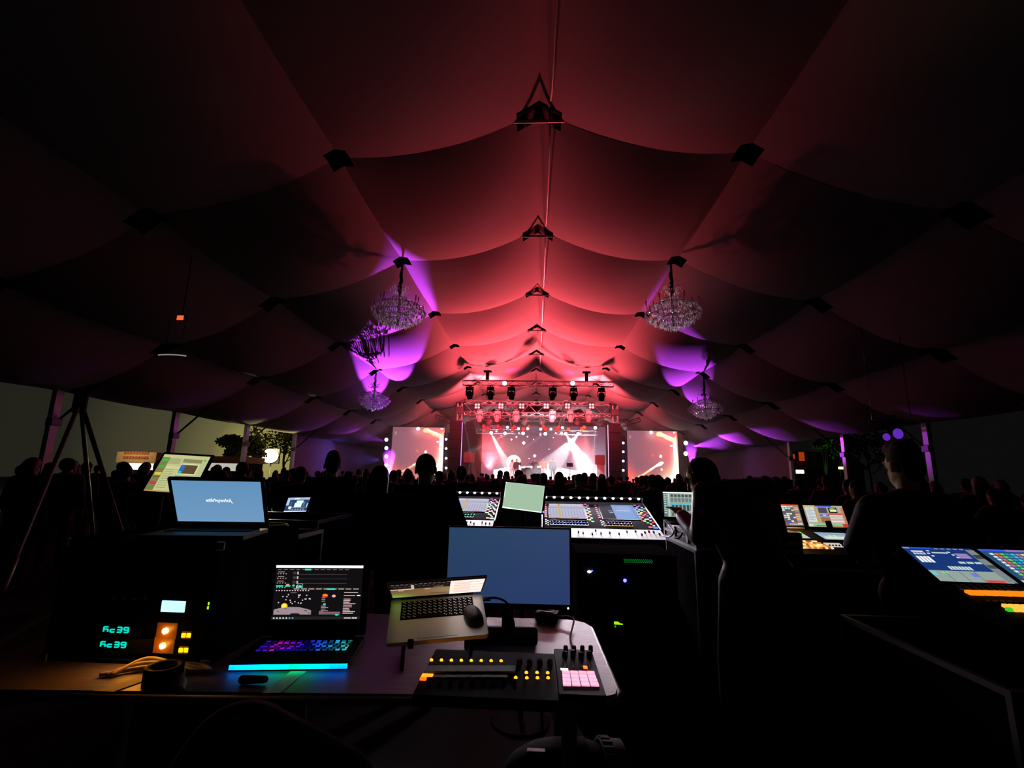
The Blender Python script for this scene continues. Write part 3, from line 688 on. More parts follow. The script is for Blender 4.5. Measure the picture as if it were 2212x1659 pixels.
def torso_geo(mb, J, k, g):
    c, p = J['chest'], J['pelvis']; f = (1, .72, 1)
    def lc(a, b, r0, r1=None):                            # flattened front to back
        o = MB(); o.capsule(V3((0, 0, 0)), b - a, r0, r1, 14)
        mb.add([a + V3((v[0], v[1] * (.74 if abs((b - a).normalized().z) > .7 or abs((b - a).normalized().x) > .7 else .95), v[2])) for v in o.V], o.F)
    x = V3((.085 * k, 0, 0)); sx = (J['shR'] - J['shL']) * .30
    lc(p - x, p + x, (.115 + g) * k); lc(p + (c - p) * .15, c, (.145 + g) * k, (.150 + g) * k)
    lc(c - sx * .9, c + sx * .9, (.125 + g) * k); lc(p - x * .6, c - sx * .8, (.10 + g) * k, (.11 + g) * k); lc(p + x * .6, c + sx * .8, (.10 + g) * k, (.11 + g) * k)
    lc(J['shL'] * .94 + J['neck'] * .06 - V3((0, 0, .0)), J['shR'] * .94 + J['neck'] * .06, (.062 + g) * k)
    nb = (J['shL'] + J['shR']) / 2
    for s in ('shL', 'shR'): mb.capsule(J[s] * .85 + nb * .15, J['neck'] * .9 + nb * .1 + V3((0, 0, -.005)), (.058 + g) * k, (.052 + g * .6) * k, 12)
def arm_geo(mb, J, k, g, s, upto=1.0):
    mb.capsule(J['sh' + s], J['el' + s], (.054 + g) * k, (.043 + g) * k, 12); e_ = J['el' + s]; w_ = e_ + (J['wr' + s] - e_) * upto
    mb.capsule(e_, e_ + (w_ - e_) * .35, (.043 + g) * k, (.043 + g) * k, 12); mb.capsule(e_ + (w_ - e_) * .3, w_, (.042 + g) * k, (.030 + g * .9) * k, 12)
def leg_geo(mb, J, k, g, s, upto=1.0):
    mb.capsule(J['hi' + s], J['kn' + s], (.092 + g) * k, (.058 + g) * k, 12); a = J['kn' + s]; b = a + (J['an' + s] - a) * upto
    mb.capsule(a, a + (b - a) * .4, (.056 + g) * k, (.058 + g) * k, 12); mb.capsule(a + (b - a) * .35, b, (.057 + g) * k, (.038 + g) * k, 12)
def foot_geo(mb, J, k, g, s):
    a = J['an' + s]; mb.capsule(a + V3((0, -.03 * k, -.045 * k)), a + V3((.0, .13 * k, -.055 * k)), (.038 + g) * k, (.032 + g) * k, 10); mb.capsule(a, a + V3((0, .0, -.04 * k)), (.036 + g) * k, (.038 + g) * k, 10)
def person(label, loc, rz, h=1.75, J=None, hd=None, hair=None, top=SOFTBLACK, legs=SOFTBLACK, voxel=.012, hands=True, hood=False, group=None, hand_kw=None, shoes=True, headphones=False, capm=None, skin=None):
    J, k = pose(h, **(J or {}))
    t = thing('person', label, 'person', loc=loc, rz=math.radians(rz), group=group)
    mb = MB(); P, M4 = head_geo(mb, J, k, hd); mb.capsule(J['neck'] - V3((0, 0, .05 * k)), J['head'] + (J['neck'] - J['head']) * .3, .056 * k, .053 * k, 12)
    torso_geo(mb, J, k, 0)
    for s in 'LR':
        arm_geo(mb, J, k, -.002, s); leg_geo(mb, J, k, -.004, s); foot_geo(mb, J, k, -.006, s)
        hand(mb, J['wr' + s], J['el' + s], 1 if s == 'L' else -1, k, **((hand_kw or {}).get(s, {})))
    obj('body', remeshed(mb, 'body', voxel * .6 if hands else voxel), None, t).data.materials.append(skin or SKIN)
    mb = MB(); torso_geo(mb, J, k, .018)
    for s in 'LR': arm_geo(mb, J, k, .017, s, .96)
    if hood:
        n_ = J['neck']; mb.capsule(n_ + V3((-.07 * k, -.055 * k, -.01)), n_ + V3((.07 * k, -.055 * k, -.01)), .05 * k, .05 * k); mb.capsule(n_ + V3((-.085 * k, -.02 * k, .0)), n_ + V3((-.05 * k, .06 * k, -.03)), .035 * k, .03 * k); mb.capsule(n_ + V3((.085 * k, -.02 * k, .0)), n_ + V3((.05 * k, .06 * k, -.03)), .035 * k, .03 * k)
    obj('jacket', remeshed(mb, 'jacket', voxel), None, t).data.materials.append(top)
    mb = MB(); x = V3((.085 * k, 0, 0)); mb.capsule(J['pelvis'] - x, J['pelvis'] + x, .118 * k, .118 * k, 14, (1, .82, 1))
    for s in 'LR': leg_geo(mb, J, k, .012, s, .97)
    obj('trousers', remeshed(mb, 'trousers', voxel), None, t).data.materials.append(legs)
    if shoes:
        for s in 'LR':
            mb = MB(); foot_geo(mb, J, k, .004, s); obj('shoe', remeshed(mb, 'shoe', voxel), None, t).data.materials.append(BLACK)
    if hair == 'short' or hair == 'quiff':
        mb = MB(); mb.ball(P(0, -.022, .036), (.081 * k, .098 * k, .098 * k), 16, 12, M4); mb.ball(P(0, -.055, -.02), (.066 * k, .055 * k, .07 * k), 12, 10, M4)
        if hair == 'quiff': mb.ball(P(0, .02, .105), (.06 * k, .075 * k, .055 * k), 14, 10, M4); mb.ball(P(0, -.03, .10), (.065 * k, .075 * k, .055 * k), 14, 10, M4)
        obj('hair', remeshed(mb, 'hair', voxel), None, t).data.materials.append(HAIR)
    elif hair == 'long':
        mb = MB(); mb.ball(P(0, -.022, .036), (.088 * k, .105 * k, .104 * k), 16, 12, M4); mb.capsule(P(-.03, -.07, 0), P(-.05, -.10, -.28), .075 * k, .06 * k); mb.capsule(P(.03, -.07, 0), P(.05, -.10, -.28), .075 * k, .06 * k)
        obj('hair', remeshed(mb, 'hair', voxel), None, t).data.materials.append(HAIR)
    elif hair == 'cropped':
        mb = MB(); mb.ball(P(0, -.02, .032), (.0785 * k, .094 * k, .092 * k), 16, 12, M4); obj('hair', remeshed(mb, 'hair', voxel), None, t).data.materials.append(HAIR)
    if capm:
        mb = MB(); mb.ball(P(0, -.015, .05), (.087 * k, .105 * k, .085 * k), 16, 12, M4); o_ = obj('cap', remeshed(mb, 'cap', voxel), None, t); o_.data.materials.append(capm)
        mb = MB(); mb.ball(P(0, .105, .055), (.07 * k, .075 * k, .010 * k), 14, 8, M4); ob_ = obj('visor', mb, capm, o_, smooth=True)
    if headphones:
        hp = MB(); arc = [P(.092 * math.cos(a), -.012, .012 + .115 * math.sin(a)) for a in [math.pi * i / 14 for i in range(15)]]; hp.tube(arc, .010 * k, 8); hb = obj('headphones', hp, BLACK, t, smooth=True)
        for s in (-1, 1):
            hp = MB(); q = (M4.to_3x3() @ V3((s, 0, 0))); c = P(s * .088, -.012, -.005); hp.cyl(c - q * .012, c + q * .014, .038 * k, .032 * k, 16); obj('ear_cup', hp, GREYP, hb, smooth=True)
    return t
JACKET = mat('dark_jacket_cloth', (.014, .014, .018), .75, noise=(25, .3))
LEATHER = mat('black_leather', (.016, .015, .017), .42, noise=(18, .4))
def ex(px, Y): return at(px, 1000, Y).x
person('man in black hooded jacket seen from behind at the left mixing console', (ex(920, 3.75), 3.75, 0), -4, 1.79,
       dict(elL=(-.30, .02, 1.17), wrL=(-.20, .22, 1.02), elR=(.30, .03, 1.16), wrR=(.22, .26, 1.00), head=(.0, .02, 1.625)), None, 'cropped', SOFTBLACK, SOFTBLACK, .012, hood=True)
person('tall man with a high quiff standing left of the man in the hood', (ex(718, 5.0), 5.0, 0), 8, 1.83,
       dict(elL=(-.25, .10, 1.16), wrL=(-.12, .30, 1.15), elR=(.25, .08, 1.16), wrR=(.14, .30, 1.12)), Matrix.Rotation(math.radians(12), 3, 'Z'), 'quiff', MATTE, SOFTBLACK, .013)
person('person with long dark hair between the quiff man and the hooded man', (ex(822, 4.4), 4.4, 0), 0, 1.69,
       None, None, 'long', SOFTBLACK, SOFTBLACK, .013)
person('man with short hair standing beyond the left mixing console, just right of the hooded man', (ex(997, 7.1), 7.1, 0), 0, 1.76, None, None, 'short', MATTE, SOFTBLACK, .014)
person('person with big round dark hair standing behind the blue laptop beside the yellowish monitor', (ex(476, 4.3), 4.3, 0), -10, 1.62, None, None, 'long', MATTE, SOFTBLACK, .014)
# the man bent over the silver case: weight on his right arm, head turned left and down
hd = Matrix.Rotation(math.radians(34), 3, 'Z') @ Matrix.Rotation(math.radians(-24), 3, 'X')
LM = person('man in black jacket and headphones leaning over the silver case beside the mixing console', (1.33, 3.18, 0), 12, 1.92,
       dict(pelvis=(.05, -.02, .96), chest=(.0, .06, 1.29), neck=(-.06, .12, 1.43), head=(-.125, .215, 1.485), shL=(-.20, .07, 1.40), shR=(.17, .04, 1.42),
            elL=(-.22, .10, 1.15), wrL=(-.20, .345, 1.255), elR=(.25, .06, 1.16), wrR=(.12, .24, 1.06), hiL=(-.08, -.02, .93), hiR=(.11, -.01, .93), knL=(-.13, .02, .50), knR=(.17, .03, .50), anL=(-.17, -.05, .09), anR=(.20, -.04, .09)),
       hd, 'short', LEATHER, JACKET, .012, hand_kw=dict(L=dict(curl=.55)), headphones=True)
hd = Matrix.Rotation(math.radians(5), 3, 'Z') @ Matrix.Rotation(math.radians(-8), 3, 'X')
person('big man in dark clothes on the right facing the lighting console', (ex(1957, 2.95), 2.95, 0), -2, 1.86,
       dict(elL=(-.26, .10, 1.18), wrL=(-.10, .32, 1.10), elR=(.29, .05, 1.18), wrR=(.16, .28, 1.08), shL=(-.215, 0, 1.39), shR=(.215, 0, 1.39)), hd, 'quiff', JACKET, SOFTBLACK, .012)

# ---- performers on the stage
FL = 1.38
SW = mat('orange_top', (.62, .17, .08), .7); WT = mat('white_trousers', (.75, .68, .68), .7); GT = mat('charcoal_top', (.05, .045, .05), .8); LT = mat('pale_top', (.75, .70, .72), .7)
def sx(px, Y): return at(px, 1010, Y).x
person('performer in orange top and white trousers beside the black stage table', (sx(1174, 39.0), 39.0, FL), 165, 1.78, dict(elR=(.26, .16, 1.2), wrR=(.10, .28, 1.32)), None, 'short', SW, WT, .02, hands=False)
person('performer in dark jacket with bare head standing right of the black table on stage', (sx(1194, 39.2), 39.2, FL), 175, 1.76, None, None, 'short', GT, GT, .02, hands=False)
person('performer in charcoal clothes standing left of the black table on stage', (sx(1116, 39.4), 39.4, FL), -150, 1.70, dict(elL=(-.30, .1, 1.25), wrL=(-.25, .2, 1.45)), None, 'short', GT, mat('grey_trousers', (.3, .27, .28), .8), .02, hands=False)
person('performer in pale clothes half lost in the glare left on stage', (sx(1106.5, 40.4), 40.4, FL), 190, 1.68, None, None, 'long', LT, LT, .02, hands=False)
person('performer in dark top behind the black table on stage, arms raised to the gear', (sx(1155, 41.2), 41.2, FL), 180, 1.78, dict(elL=(-.32, .14, 1.28), wrL=(-.12, .30, 1.25), elR=(.32, .14, 1.30), wrR=(.14, .34, 1.36)), None, 'short', GT, GT, .02, hands=False)
t = thing('stage_table', 'black draped table on stage with small gear on top, among the performers', 'table', loc=(sx(1152, 40.2), 40.2, FL))
mb = MB(); mb.span((-1.0, -.35, .90), (1.0, .35, .95)); obj('tabletop', mb, BLACK, t, bevel=.01)
mb = MB(); mb.xprism([(-.34, 0), (-.36, .9), (.36, .9), (.34, 0)], -.99, .99); obj('drape', mb, mat('table_drape', (.03, .02, .025), .85, noise=(8, .4)), t)
for x, c in ((-.45, 'mixer_box'), (.5, 'mixer_box')):
    mb = MB(); mb.span((x - .22, -.2, .952), (x + .22, .2, 1.03)); o = obj('sound_box', mb, BLACK, None, T(sx(1152, 40.2), 40.2, FL)); tag(o, ('left' if x < 0 else 'right') + ' flat black sound box on the draped table on stage', 'sound box')
# floor speakers at the stage edges, a music stand and microphones
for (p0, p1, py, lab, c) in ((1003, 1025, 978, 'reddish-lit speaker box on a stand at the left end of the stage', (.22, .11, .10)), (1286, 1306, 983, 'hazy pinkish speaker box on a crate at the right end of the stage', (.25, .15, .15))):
    a, b = rx(p0, py, 38.75), rx(p1, py, 38.75); W_ = b.x - a.x; t = thing('stage_speaker', lab, 'speaker', loc=((a.x + b.x) / 2, 38.75, FL)); H_ = a.z - FL
    mb = MB(); mb.span((-W_ / 2, -.3, H_ - .78), (W_ / 2, .3, H_)); obj('cabinet', mb, mat('speaker_haze_tint', c, .7), t, bevel=.03)  # pinkish haze put into the cabinet, grille and crate colours
    mb = MB(); mb.span((-W_ / 2 + .05, -.31, H_ - .7), (W_ / 2 - .05, -.302, H_ - .08)); obj('grille', mb, mat('grille_haze_tint', tuple(v * .8 for v in c), .8, noise=(80, .3)), t)
    mb = MB()
    if p0 < 1100:
        mb.cyl((0, 0, 0), (0, 0, H_ - .78), .035); [mb.cyl((0, 0, .35), (.45 * math.cos(q), .45 * math.sin(q), .01), .02) for q in (.5, 2.6, 4.7)]; obj('stand', mb, STEEL, t)
    else: mb.span((-W_ / 2 + .06, -.28, 0), (W_ / 2 - .06, .28, H_ - .785)); obj('crate', mb, mat('crate_haze_tint', (.45, .27, .27), .7), t, bevel=.02)
t = thing('music_stand', 'thin dark tripod stand on the right of the stage against the white glare', 'stand', loc=(sx(1231, 38.9), 38.9, FL))
mb = MB(); mb.cyl((0, 0, .45), (0, 0, 1.15), .018); obj('pole', mb, BLACK, t)
for q in (.4, 2.5, 4.6):
    mb = MB(); mb.cyl((0, 0, .6), (.38 * math.cos(q), .38 * math.sin(q), 0.01), .016); obj('leg', mb, BLACK, t)
mb = MB(); mb.box((0, 0, 1.28), (.5, .03, .34), RX(-25)); obj('desk_plate', mb, BLACK, t)
for px, lab in ((1033, 'microphone stand with bent boom left of the stage, against red light'), (1136, 'microphone stand standing left of the draped table on stage')):
    t = thing('microphone_stand', lab, 'microphone stand', loc=(sx(px, 38.9), 38.9, FL)); mb = MB(); mb.lathe([(.15, 0), (.15, .02), (.02, .03), (.015, 1.0), (.01, 1.02)], n=12); obj('pole', mb, BLACK, t)
    mb = MB(); mb.cyl((0, 0, 1.0), (.25, .1, 1.3), .01); obj('boom', mb, BLACK, t); mb = MB(); mb.capsule((.25, .1, 1.3), (.31, .12, 1.36), .025, .03); obj('microphone', mb, GREYP, t, smooth=True)

# ---- the crowd between the mixing desks and the stage
def crowd_mesh(i):
    J, k = pose(1.75, **(dict(elL=(-.30, .08, 1.20), wrL=(-.12, .28, 1.30), elR=(.30, .08, 1.2), wrR=(.12, .28, 1.32)) if i == 3 else {}))
    mb = MB(); P, M4 = head_geo(mb, J, k, None); mb.capsule(J['neck'] - V3((0, 0, .05)), J['head'] - V3((0, 0, .05)), .056, .053)
    torso_geo(mb, J, k, .018 + .006 * (i % 3))
    for s in 'LR':
        arm_geo(mb, J, k, .016, s); leg_geo(mb, J, k, .012, s); foot_geo(mb, J, k, .006, s); mb.capsule(J['wr' + s], J['wr' + s] + (J['wr' + s] - J['el' + s]).normalized() * .09, .035, .028)
    me = remeshed(mb, 'crowd_body', .03)
    cl = [mat('crowd_cloth_a', (.02, .018, .02), .9), mat('crowd_cloth_b', (.05, .04, .045), .9), mat('crowd_cloth_c', (.03, .03, .045), .9), mat('crowd_cloth_d', (.09, .08, .08), .9)][i % 4]
    me.materials.clear(); me.materials.append(cl); me.materials.append(SKIN)
    zs = np.zeros(len(me.vertices) * 3); me.vertices.foreach_get('co', zs); zs = zs.reshape(-1, 3)
    me.polygons.foreach_set('material_index', [1 if zs[p.vertices[0]][2] > 1.50 or (i != 3 and zs[p.vertices[0]][2] < .93 and abs(zs[p.vertices[0]][0]) > .18 and zs[p.vertices[0]][2] > .78) else 0 for p in me.polygons])
    hm = MB()
    if i in (1, 4): hm.ball(P(0, -.022, .036), (.090, .108, .106), 14, 10); hm.capsule(P(-.03, -.07, 0), P(-.05, -.09, -.25), .075, .06); hm.capsule(P(.03, -.07, 0), P(.05, -.09, -.25), .075, .06)
    elif i == 2: hm.ball(P(0, -.015, .05), (.088, .106, .086), 14, 10); hm.ball(P(0, .105, .055), (.07, .075, .012), 12, 8)
    elif i == 5: hm.ball(P(0, -.03, .03), (.105, .115, .115), 14, 10)
    else: hm.ball(P(0, -.022, .036), (.082, .099, .099), 14, 10); hm.ball(P(0, -.055, -.02), (.067, .056, .07), 12, 8)
    return me, remeshed(hm, 'crowd_hair', .022)
KINDS = [crowd_mesh(i) for i in range(6)]
CH = [HAIR, mat('brown_hair', (.05, .028, .018), .6), mat('cap_cloth', (.04, .04, .05), .8), HAIR, mat('fair_hair', (.10, .06, .035), .6), HAIR]
for (me, hm), c in zip(KINDS, CH): hm.materials.append(c)
CL = ['concertgoer with short hair seen from behind in the dark crowd facing the stage', 'long-haired concertgoer seen from behind in the dark crowd facing the stage',
      'concertgoer in a cap seen from behind in the dark crowd facing the stage', 'concertgoer holding both hands up at the chest in the dark crowd', 'fair long-haired concertgoer seen from behind in the dark crowd',
      'concertgoer with bushy round hair in the dark crowd facing the stage']
CN = ['short-haired people in the crowd', 'long-haired people in the crowd', 'people in caps in the crowd', 'people with raised hands in the crowd', 'fair-haired people in the crowd', 'bushy-haired people in the crowd']
taken = [(ex(997, 7.1), 7.1), (-.74, 5.9), (ex(718, 5.0), 5.0)]
rows = [(6.6, 1.05, 9.5), (7.7, .95, 11), (8.9, .95, 12.5), (10.3, .98, 13.2), (12.0, 1.0, 13.5), (14.0, 1.0, 13.5), (16.4, 1.0, 13.5), (19.4, 1.02, 13.5), (23.0, 1.0, 13), (27.0, 1.0, 12.5), (31.0, .95, 12), (34.3, .85, 10)]
ncrowd = 0
for Y, step, half in rows:
    x = -half + random.random() * step
    while x < half:
        X = x + random.uniform(-.22, .22); y = Y + random.uniform(-.35, .35); x += step
        if any((X - a) ** 2 + (y - b) ** 2 < .5 for a, b in taken): continue
        if abs(X) > 13.6 or ncrowd >= 292 or (y < 7.3 and -2.3 < X < 2.0): continue
        i = random.choice((0, 0, 0, 1, 1, 2, 3, 4, 5, 5)); me, hm = KINDS[i]
        hmax = 1.70 if y < 9.5 and abs(X) < 4 else (1.76 if y < 14 else 1.82)
        h = min(hmax, random.gauss(1.70, .06)); k = h / 1.75
        o = obj('person', me, None, None, T(X, y, 0) @ RZ(random.uniform(-22, 22)) @ Matrix.Diagonal((k * random.uniform(.95, 1.08), k, k, 1))); tag(o, CL[i], 'person', CN[i])
        h_ = obj('cap' if i == 2 else 'hair', hm, None, o); ncrowd += 1

# ================================================================== THE MIXING POSITION
def onplane(px, py, M):                                   # where that pixel's ray meets the local z = 0 plane of a frame
    o = M.translation; n = M.to_3x3() @ Vector((0, 0, 1)); d = Vector(ray(px, py)); e_ = Vector(EYEP)
    p = e_ + d * ((o - e_).dot(n) / d.dot(n)); q = M.inverted() @ p; return q.x, q.y
def rrect(x0, y0, x1, y1, r, n=5):
    P = []
    for cx, cy, a0 in ((x1 - r, y1 - r, 0), (x0 + r, y1 - r, 90), (x0 + r, y0 + r, 180), (x1 - r, y0 + r, 270)):
        for i in range(n + 1): a = math.radians(a0 + 90 * i / n); P.append((cx + r * math.cos(a), cy + r * math.sin(a)))
    return P
WOOD = mat('dark_wood_laminate', (.15, .10, .11), .45, spec=.3, noise=(9, .55, (1.2, 14, 6)))
DZ = .95
desk = thing('desk', 'long dark wood-grain desk with rounded corner carrying the laptops and controllers', 'desk', loc=(-.8, 2.05, 0))
def rel2(P): return [(x + .8, y - 2.05) for x, y in P]
mb = MB(); mb.prism(rel2([(-1.95, 1.50), (-1.95, 2.42), (.16, 2.47), (.20, 2.46), (.24, 2.43), (.262, 2.38), (.275, 1.72), (.262, 1.68), (.23, 1.66), (.18, 1.655)][::-1]), DZ - .035, DZ)
obj('tabletop', mb, WOOD, desk)
mb = MB(); mb.tube([(x + .8, y - 2.05, DZ - .017) for x, y in [(-1.95, 1.497), (.18, 1.652), (.235, 1.657), (.267, 1.68), (.279, 1.72), (.266, 2.38), (.244, 2.432)]], .013, 6); obj('edge_strip', mb, mat('edge_strip_plastic', (.30, .25, .27), .4), desk, smooth=True)
for x, y in ((-1.85, 1.62), (-1.85, 2.32), (.12, 1.75), (.12, 2.36)):
    mb = MB(); mb.cyl((x + .8, y - 2.05, 0), (x + .8, y - 2.05, DZ - .035), .025, n=10); obj('leg', mb, STEEL, desk)

def keys_mesh(x0, y0, x1, y1, rows, cols, z, h, gap, colfn=None):
    mb = MB(); cw, rh = (x1 - x0) / cols, (y1 - y0) / rows
    for r in range(rows):
        off = (0, .3, .45, .75, .1, 0)[r % 6] * cw if rows > 3 else 0; c = 0; x = x0
        while x < x1 - cw * .4:
            wd = cw
            if rows > 3 and r == 0 and c == 3: wd = cw * 5
            if rows > 3 and c == 0 and r not in (0, rows - 1): wd = cw + off
            wd = min(wd, x1 - x); n0 = len(mb.V)
            mb.span((x + gap, y0 + rh * r + gap, z), (x + wd - gap, y0 + rh * (r + 1) - gap, z + h)); x += wd; c += 1
            if colfn: 
                cc = colfn((x - x0) / (x1 - x0), r / rows)
                for i in range(6): mb.C[-1 - i] = cc
    return mb
def laptop(label, M, W_, D_, lid_deg, SW_, SH_, sy, bodym, keym, pic=None, keycol=None, kb=None, tpad=True, lidm=None, cat='laptop', group=None, bth=.018):
    t = thing('laptop', label, cat, M, group)
    mb = MB(); mb.prism(rrect(-W_ / 2, -D_, W_ / 2, 0, .012), 0, bth); obj('base', mb, bodym, t, bevel=.002)
    kx0, ky0, kx1, ky1 = kb or (-W_ * .42, -D_ * .52, W_ * .42, -D_ * .12)
    mb = MB(); mb.span((kx0 - .003, ky0 - .003, bth), (kx1 + .003, ky1 + .003, bth + .0006)); kbd = obj('keyboard', mb, keym, t)
    km = keys_mesh(kx0, ky0, kx1, ky1, 6, 14, bth + .0008, .0022, .0045 if keycol else .0012, keycol)
    obj('keys', km, screen_mat(1.0) if keycol else keym, kbd)
    if tpad:
        mb = MB(); mb.span((-W_ * .2, -D_ * .95, bth), (W_ * .2, -D_ * .57, bth + .0007)); obj('trackpad', mb, bodym, t, bevel=.0004)
    a = math.radians(lid_deg); up = Vector((0, -math.cos(a), math.sin(a))); LM_ = frame((0, -.004, bth + .004), (1, 0, 0), up); LH = SH_ + sy + .014
    mb = MB(); mb.prism(rrect(-W_ / 2, 0, W_ / 2, LH, .010), -.007, 0); ld = obj('lid', mb, lidm or BLACK, t, LM_, bevel=.0015)
    mb = MB(); mb.prism(rrect(-W_ / 2 + .004, .003, W_ / 2 - .004, LH - .004, .008), 0, .0008); obj('bezel', mb, BLACK, ld)
    mb = MB(); mb.cyl((-W_ * .4, -.004, bth), (W_ * .4, -.004, bth), .006, n=10); obj('hinge', mb, BLACK, t)
    if pic: pic(ld, T(0, sy + SH_ / 2, .0012))
    return t, ld
# ---- black laptop with the plain blue screen, on the rack case
RTOP = 1.362
def blue_pic(ld, M):
    s = picture('screen', .345, .192, lambda u, v: lin((98 + 14 * v, 146 + 8 * v, 188 + 6 * v)), [], 1.0, ld, M, 4, 4)
    cu = bpy.data.curves.new('lettering', 'FONT'); cu.body = 'JohnnyNite'; cu.size = .022; cu.shear = .35; cu.align_x = 'CENTER'; cu.extrude = .0002; cu.offset = .0004; cu.materials.append(glow((240, 248, 255), 1.1))
    o0 = bpy.data.objects.new('lettering_curve', cu); COL.objects.link(o0); bpy.context.view_layer.update(); me = bpy.data.meshes.new_from_object(o0.evaluated_get(bpy.context.evaluated_depsgraph_get())); bpy.data.objects.remove(o0); o = bpy.data.objects.new('lettering', me); COL.objects.link(o); o.parent = ld; o.matrix_basis = T(.002, sy_b + .095, .0016) @ Matrix.Diagonal((-1, 1, 1, 1)); o['label'] = 'white mirrored script lettering'
sy_b = .028
M = Matrix.Translation((-1.318, 2.022, RTOP + .002)) @ RZ(9)
laptop('black laptop with a plain blue screen and mirrored white script, standing on the rack case', M, .375, .255, 61, .345, .192, sy_b, mat('laptop_black', (.02, .022, .022), .5, spec=.08), BLACK, blue_pic)
# ---- rack case with lit devices
rk = thing('rack_case', 'black rack case on the left end of the desk under the blue-screened laptop', 'rack case', loc=(-1.43, 2.03, DZ))
hw, hd_, hh = .30, .285, RTOP - DZ
mb = MB(); mb.span((-hw, -hd_, 0), (-hw + .02, hd_, hh)); mb.span((hw - .02, -hd_, 0), (hw, hd_, hh)); mb.span((-hw + .02, hd_ - .02, 0), (hw - .02, hd_, hh)); mb.span((-hw + .02, -hd_, 0), (hw - .02, hd_ - .02, .012)); mb.span((-hw + .02, -hd_, hh - .015), (hw - .02, hd_ - .02, hh)); obj('shell', mb, MATTE, rk)
for sx_ in (-1, 1):
    for z in (.01, hh - .01):
        mb = MB(); mb.box((sx_ * (hw - .005), -hd_ - .003, z), (.03, .012, .03)); obj('corner', mb, STEEL, rk, bevel=.004)
RY_ = 2.03 - .275                                          # the faces of the devices
def rp(px, py): p = at(px, py, RY_); return p.x, p.z
def device(name, label, cat, z0, z1, group=None):
    t = thing(name, label, cat, loc=(-1.43, RY_, z0), group=group)
    mb = MB(); mb.span((-.275, .002, .001), (.275, .40, z1 - z0 - .001)); obj('chassis', mb, MATTE, t)
    mb = MB(); mb.span((-.275, -.004, .0015), (.275, .002, z1 - z0 - .0015)); obj('front_panel', mb, BLACK, t, bevel=.001); return t
def onface(t, name, px, py, w_, h_, m_, parent=None, d=.004, shape='box', shear=0.0):
    x, z = rp(px, py); L = t.location; mb = MB(); c = (x - L.x, -.004 - d / 2, z - L.z)
    if shape == 'box': mb.box(c, (w_, d, h_))
    else: mb.lathe([(w_ / 2, 0), (w_ / 2, d), (w_ * .35, d * 1.2)], (c[0], -.004, c[2]), 14, FW)
    return obj(name, mb, m_, parent or t, bevel=min(w_, h_) * .12 if shape == 'box' else 0)
zL0, zL1 = rp(300, 1330)[1], rp(300, 1250)[1]; zA0, zA1 = rp(300, 1377)[1], rp(300, 1331)[1]; zB0 = max(DZ + .016, rp(300, 1412)[1])
t = device('rack_display_unit', 'rack unit with a bright pale-blue display and two green lights, top of the rack', 'rack unit', zL0, zL1)
onface(t, 'display', 377, 1309, .088, .038, glow((170, 225, 255), 1.6)); onface(t, 'led', 455, 1303, .010, .010, glow((170, 255, 20), 1.6)); onface(t, 'led', 453, 1312, .010, .010, glow((150, 235, 20), 1.6))
for i in range(4): onface(t, 'knob', 250 + 22 * i, 1290, .014, .014, GREYP, d=.012, shape='c')
for (z0, z1, dy, lab) in ((zA0, zA1, 0, 'upper of two rack units with teal digits, amber dial and yellow buttons'), (zB0, zA0, 32, 'lower of two rack units with teal digits, amber dial and yellow buttons')):
    t = device('rack_processor', lab, 'rack unit', z0, z1, 'twin amber-lit rack units'); dx = -6 if dy else 0
    seg = MB(); x, z = rp(254 + dx, 1359 + dy); x -= t.location.x; z -= t.location.z
    for ch in range(4):                                   # teal seven-segment digits
        cx = x - .038 + ch * .025
        for (sx0, sz0, w2, h2, on) in ((0, .008, .014, .004, ch in (0, 2, 3)), (0, 0, .014, .004, 1), (0, -.008, .014, .004, ch in (1, 2, 3)), (-.008, .004, .004, .008, ch in (0, 3)), (.008, .004, .004, .008, ch in (2, 3)), (-.008, -.004, .004, .008, ch in (0, 1)), (.008, -.004, .004, .008, ch in (2, 3, 0))):
            if on: seg.box((cx + sx0, -.006, z + sz0), (w2, .003, h2))
    obj('digits', seg, glow((0, 222, 200), 1.0), t)
    onface(t, 'dial_surround', 363 + dx, 1361 + dy, .075, .052, mat('amber_lens', (.35, .12, .02), .35, emit=(.35, .09, .004), strength=.12), d=.003)
    onface(t, 'amber_dial', 362 + dx, 1361 + dy, .020, .020, glow((255, 196, 90), 9.0), d=.010, shape='c')
    x, z = rp(362 + dx, 1361 + dy); pl = bpy.data.lights.new('dial_light', 'POINT'); pl.energy = .035; pl.color = (1, .36, .03); pl.shadow_soft_size = .006; po = bpy.data.objects.new('dial_light', pl); COL.objects.link(po); po.location = (x, RY_ - .034, z)
    for q in (-5.5, 5.5): onface(t, 'button', 405 + dx + q, 1371 + dy, .015, .015, glow((255, 205, 10), 1.5), d=.005)
    onface(t, 'lens_strip', 405 + dx, 1371 + dy, .034, .026, mat('amber_lens', (.35, .12, .02), .35), d=.002)
l = bpy.data.lights.new('amber_panel_glow', 'AREA'); l.shape = 'RECTANGLE'; l.size = .10; l.size_y = .10; l.energy = .50; l.color = (1, .36, .03)
o = bpy.data.objects.new('amber_panel_glow', l); COL.objects.link(o); o.location = (-1.38, RY_ - .018, DZ + .105); aim(o, (-1.36, RY_ - .4, DZ - .10))
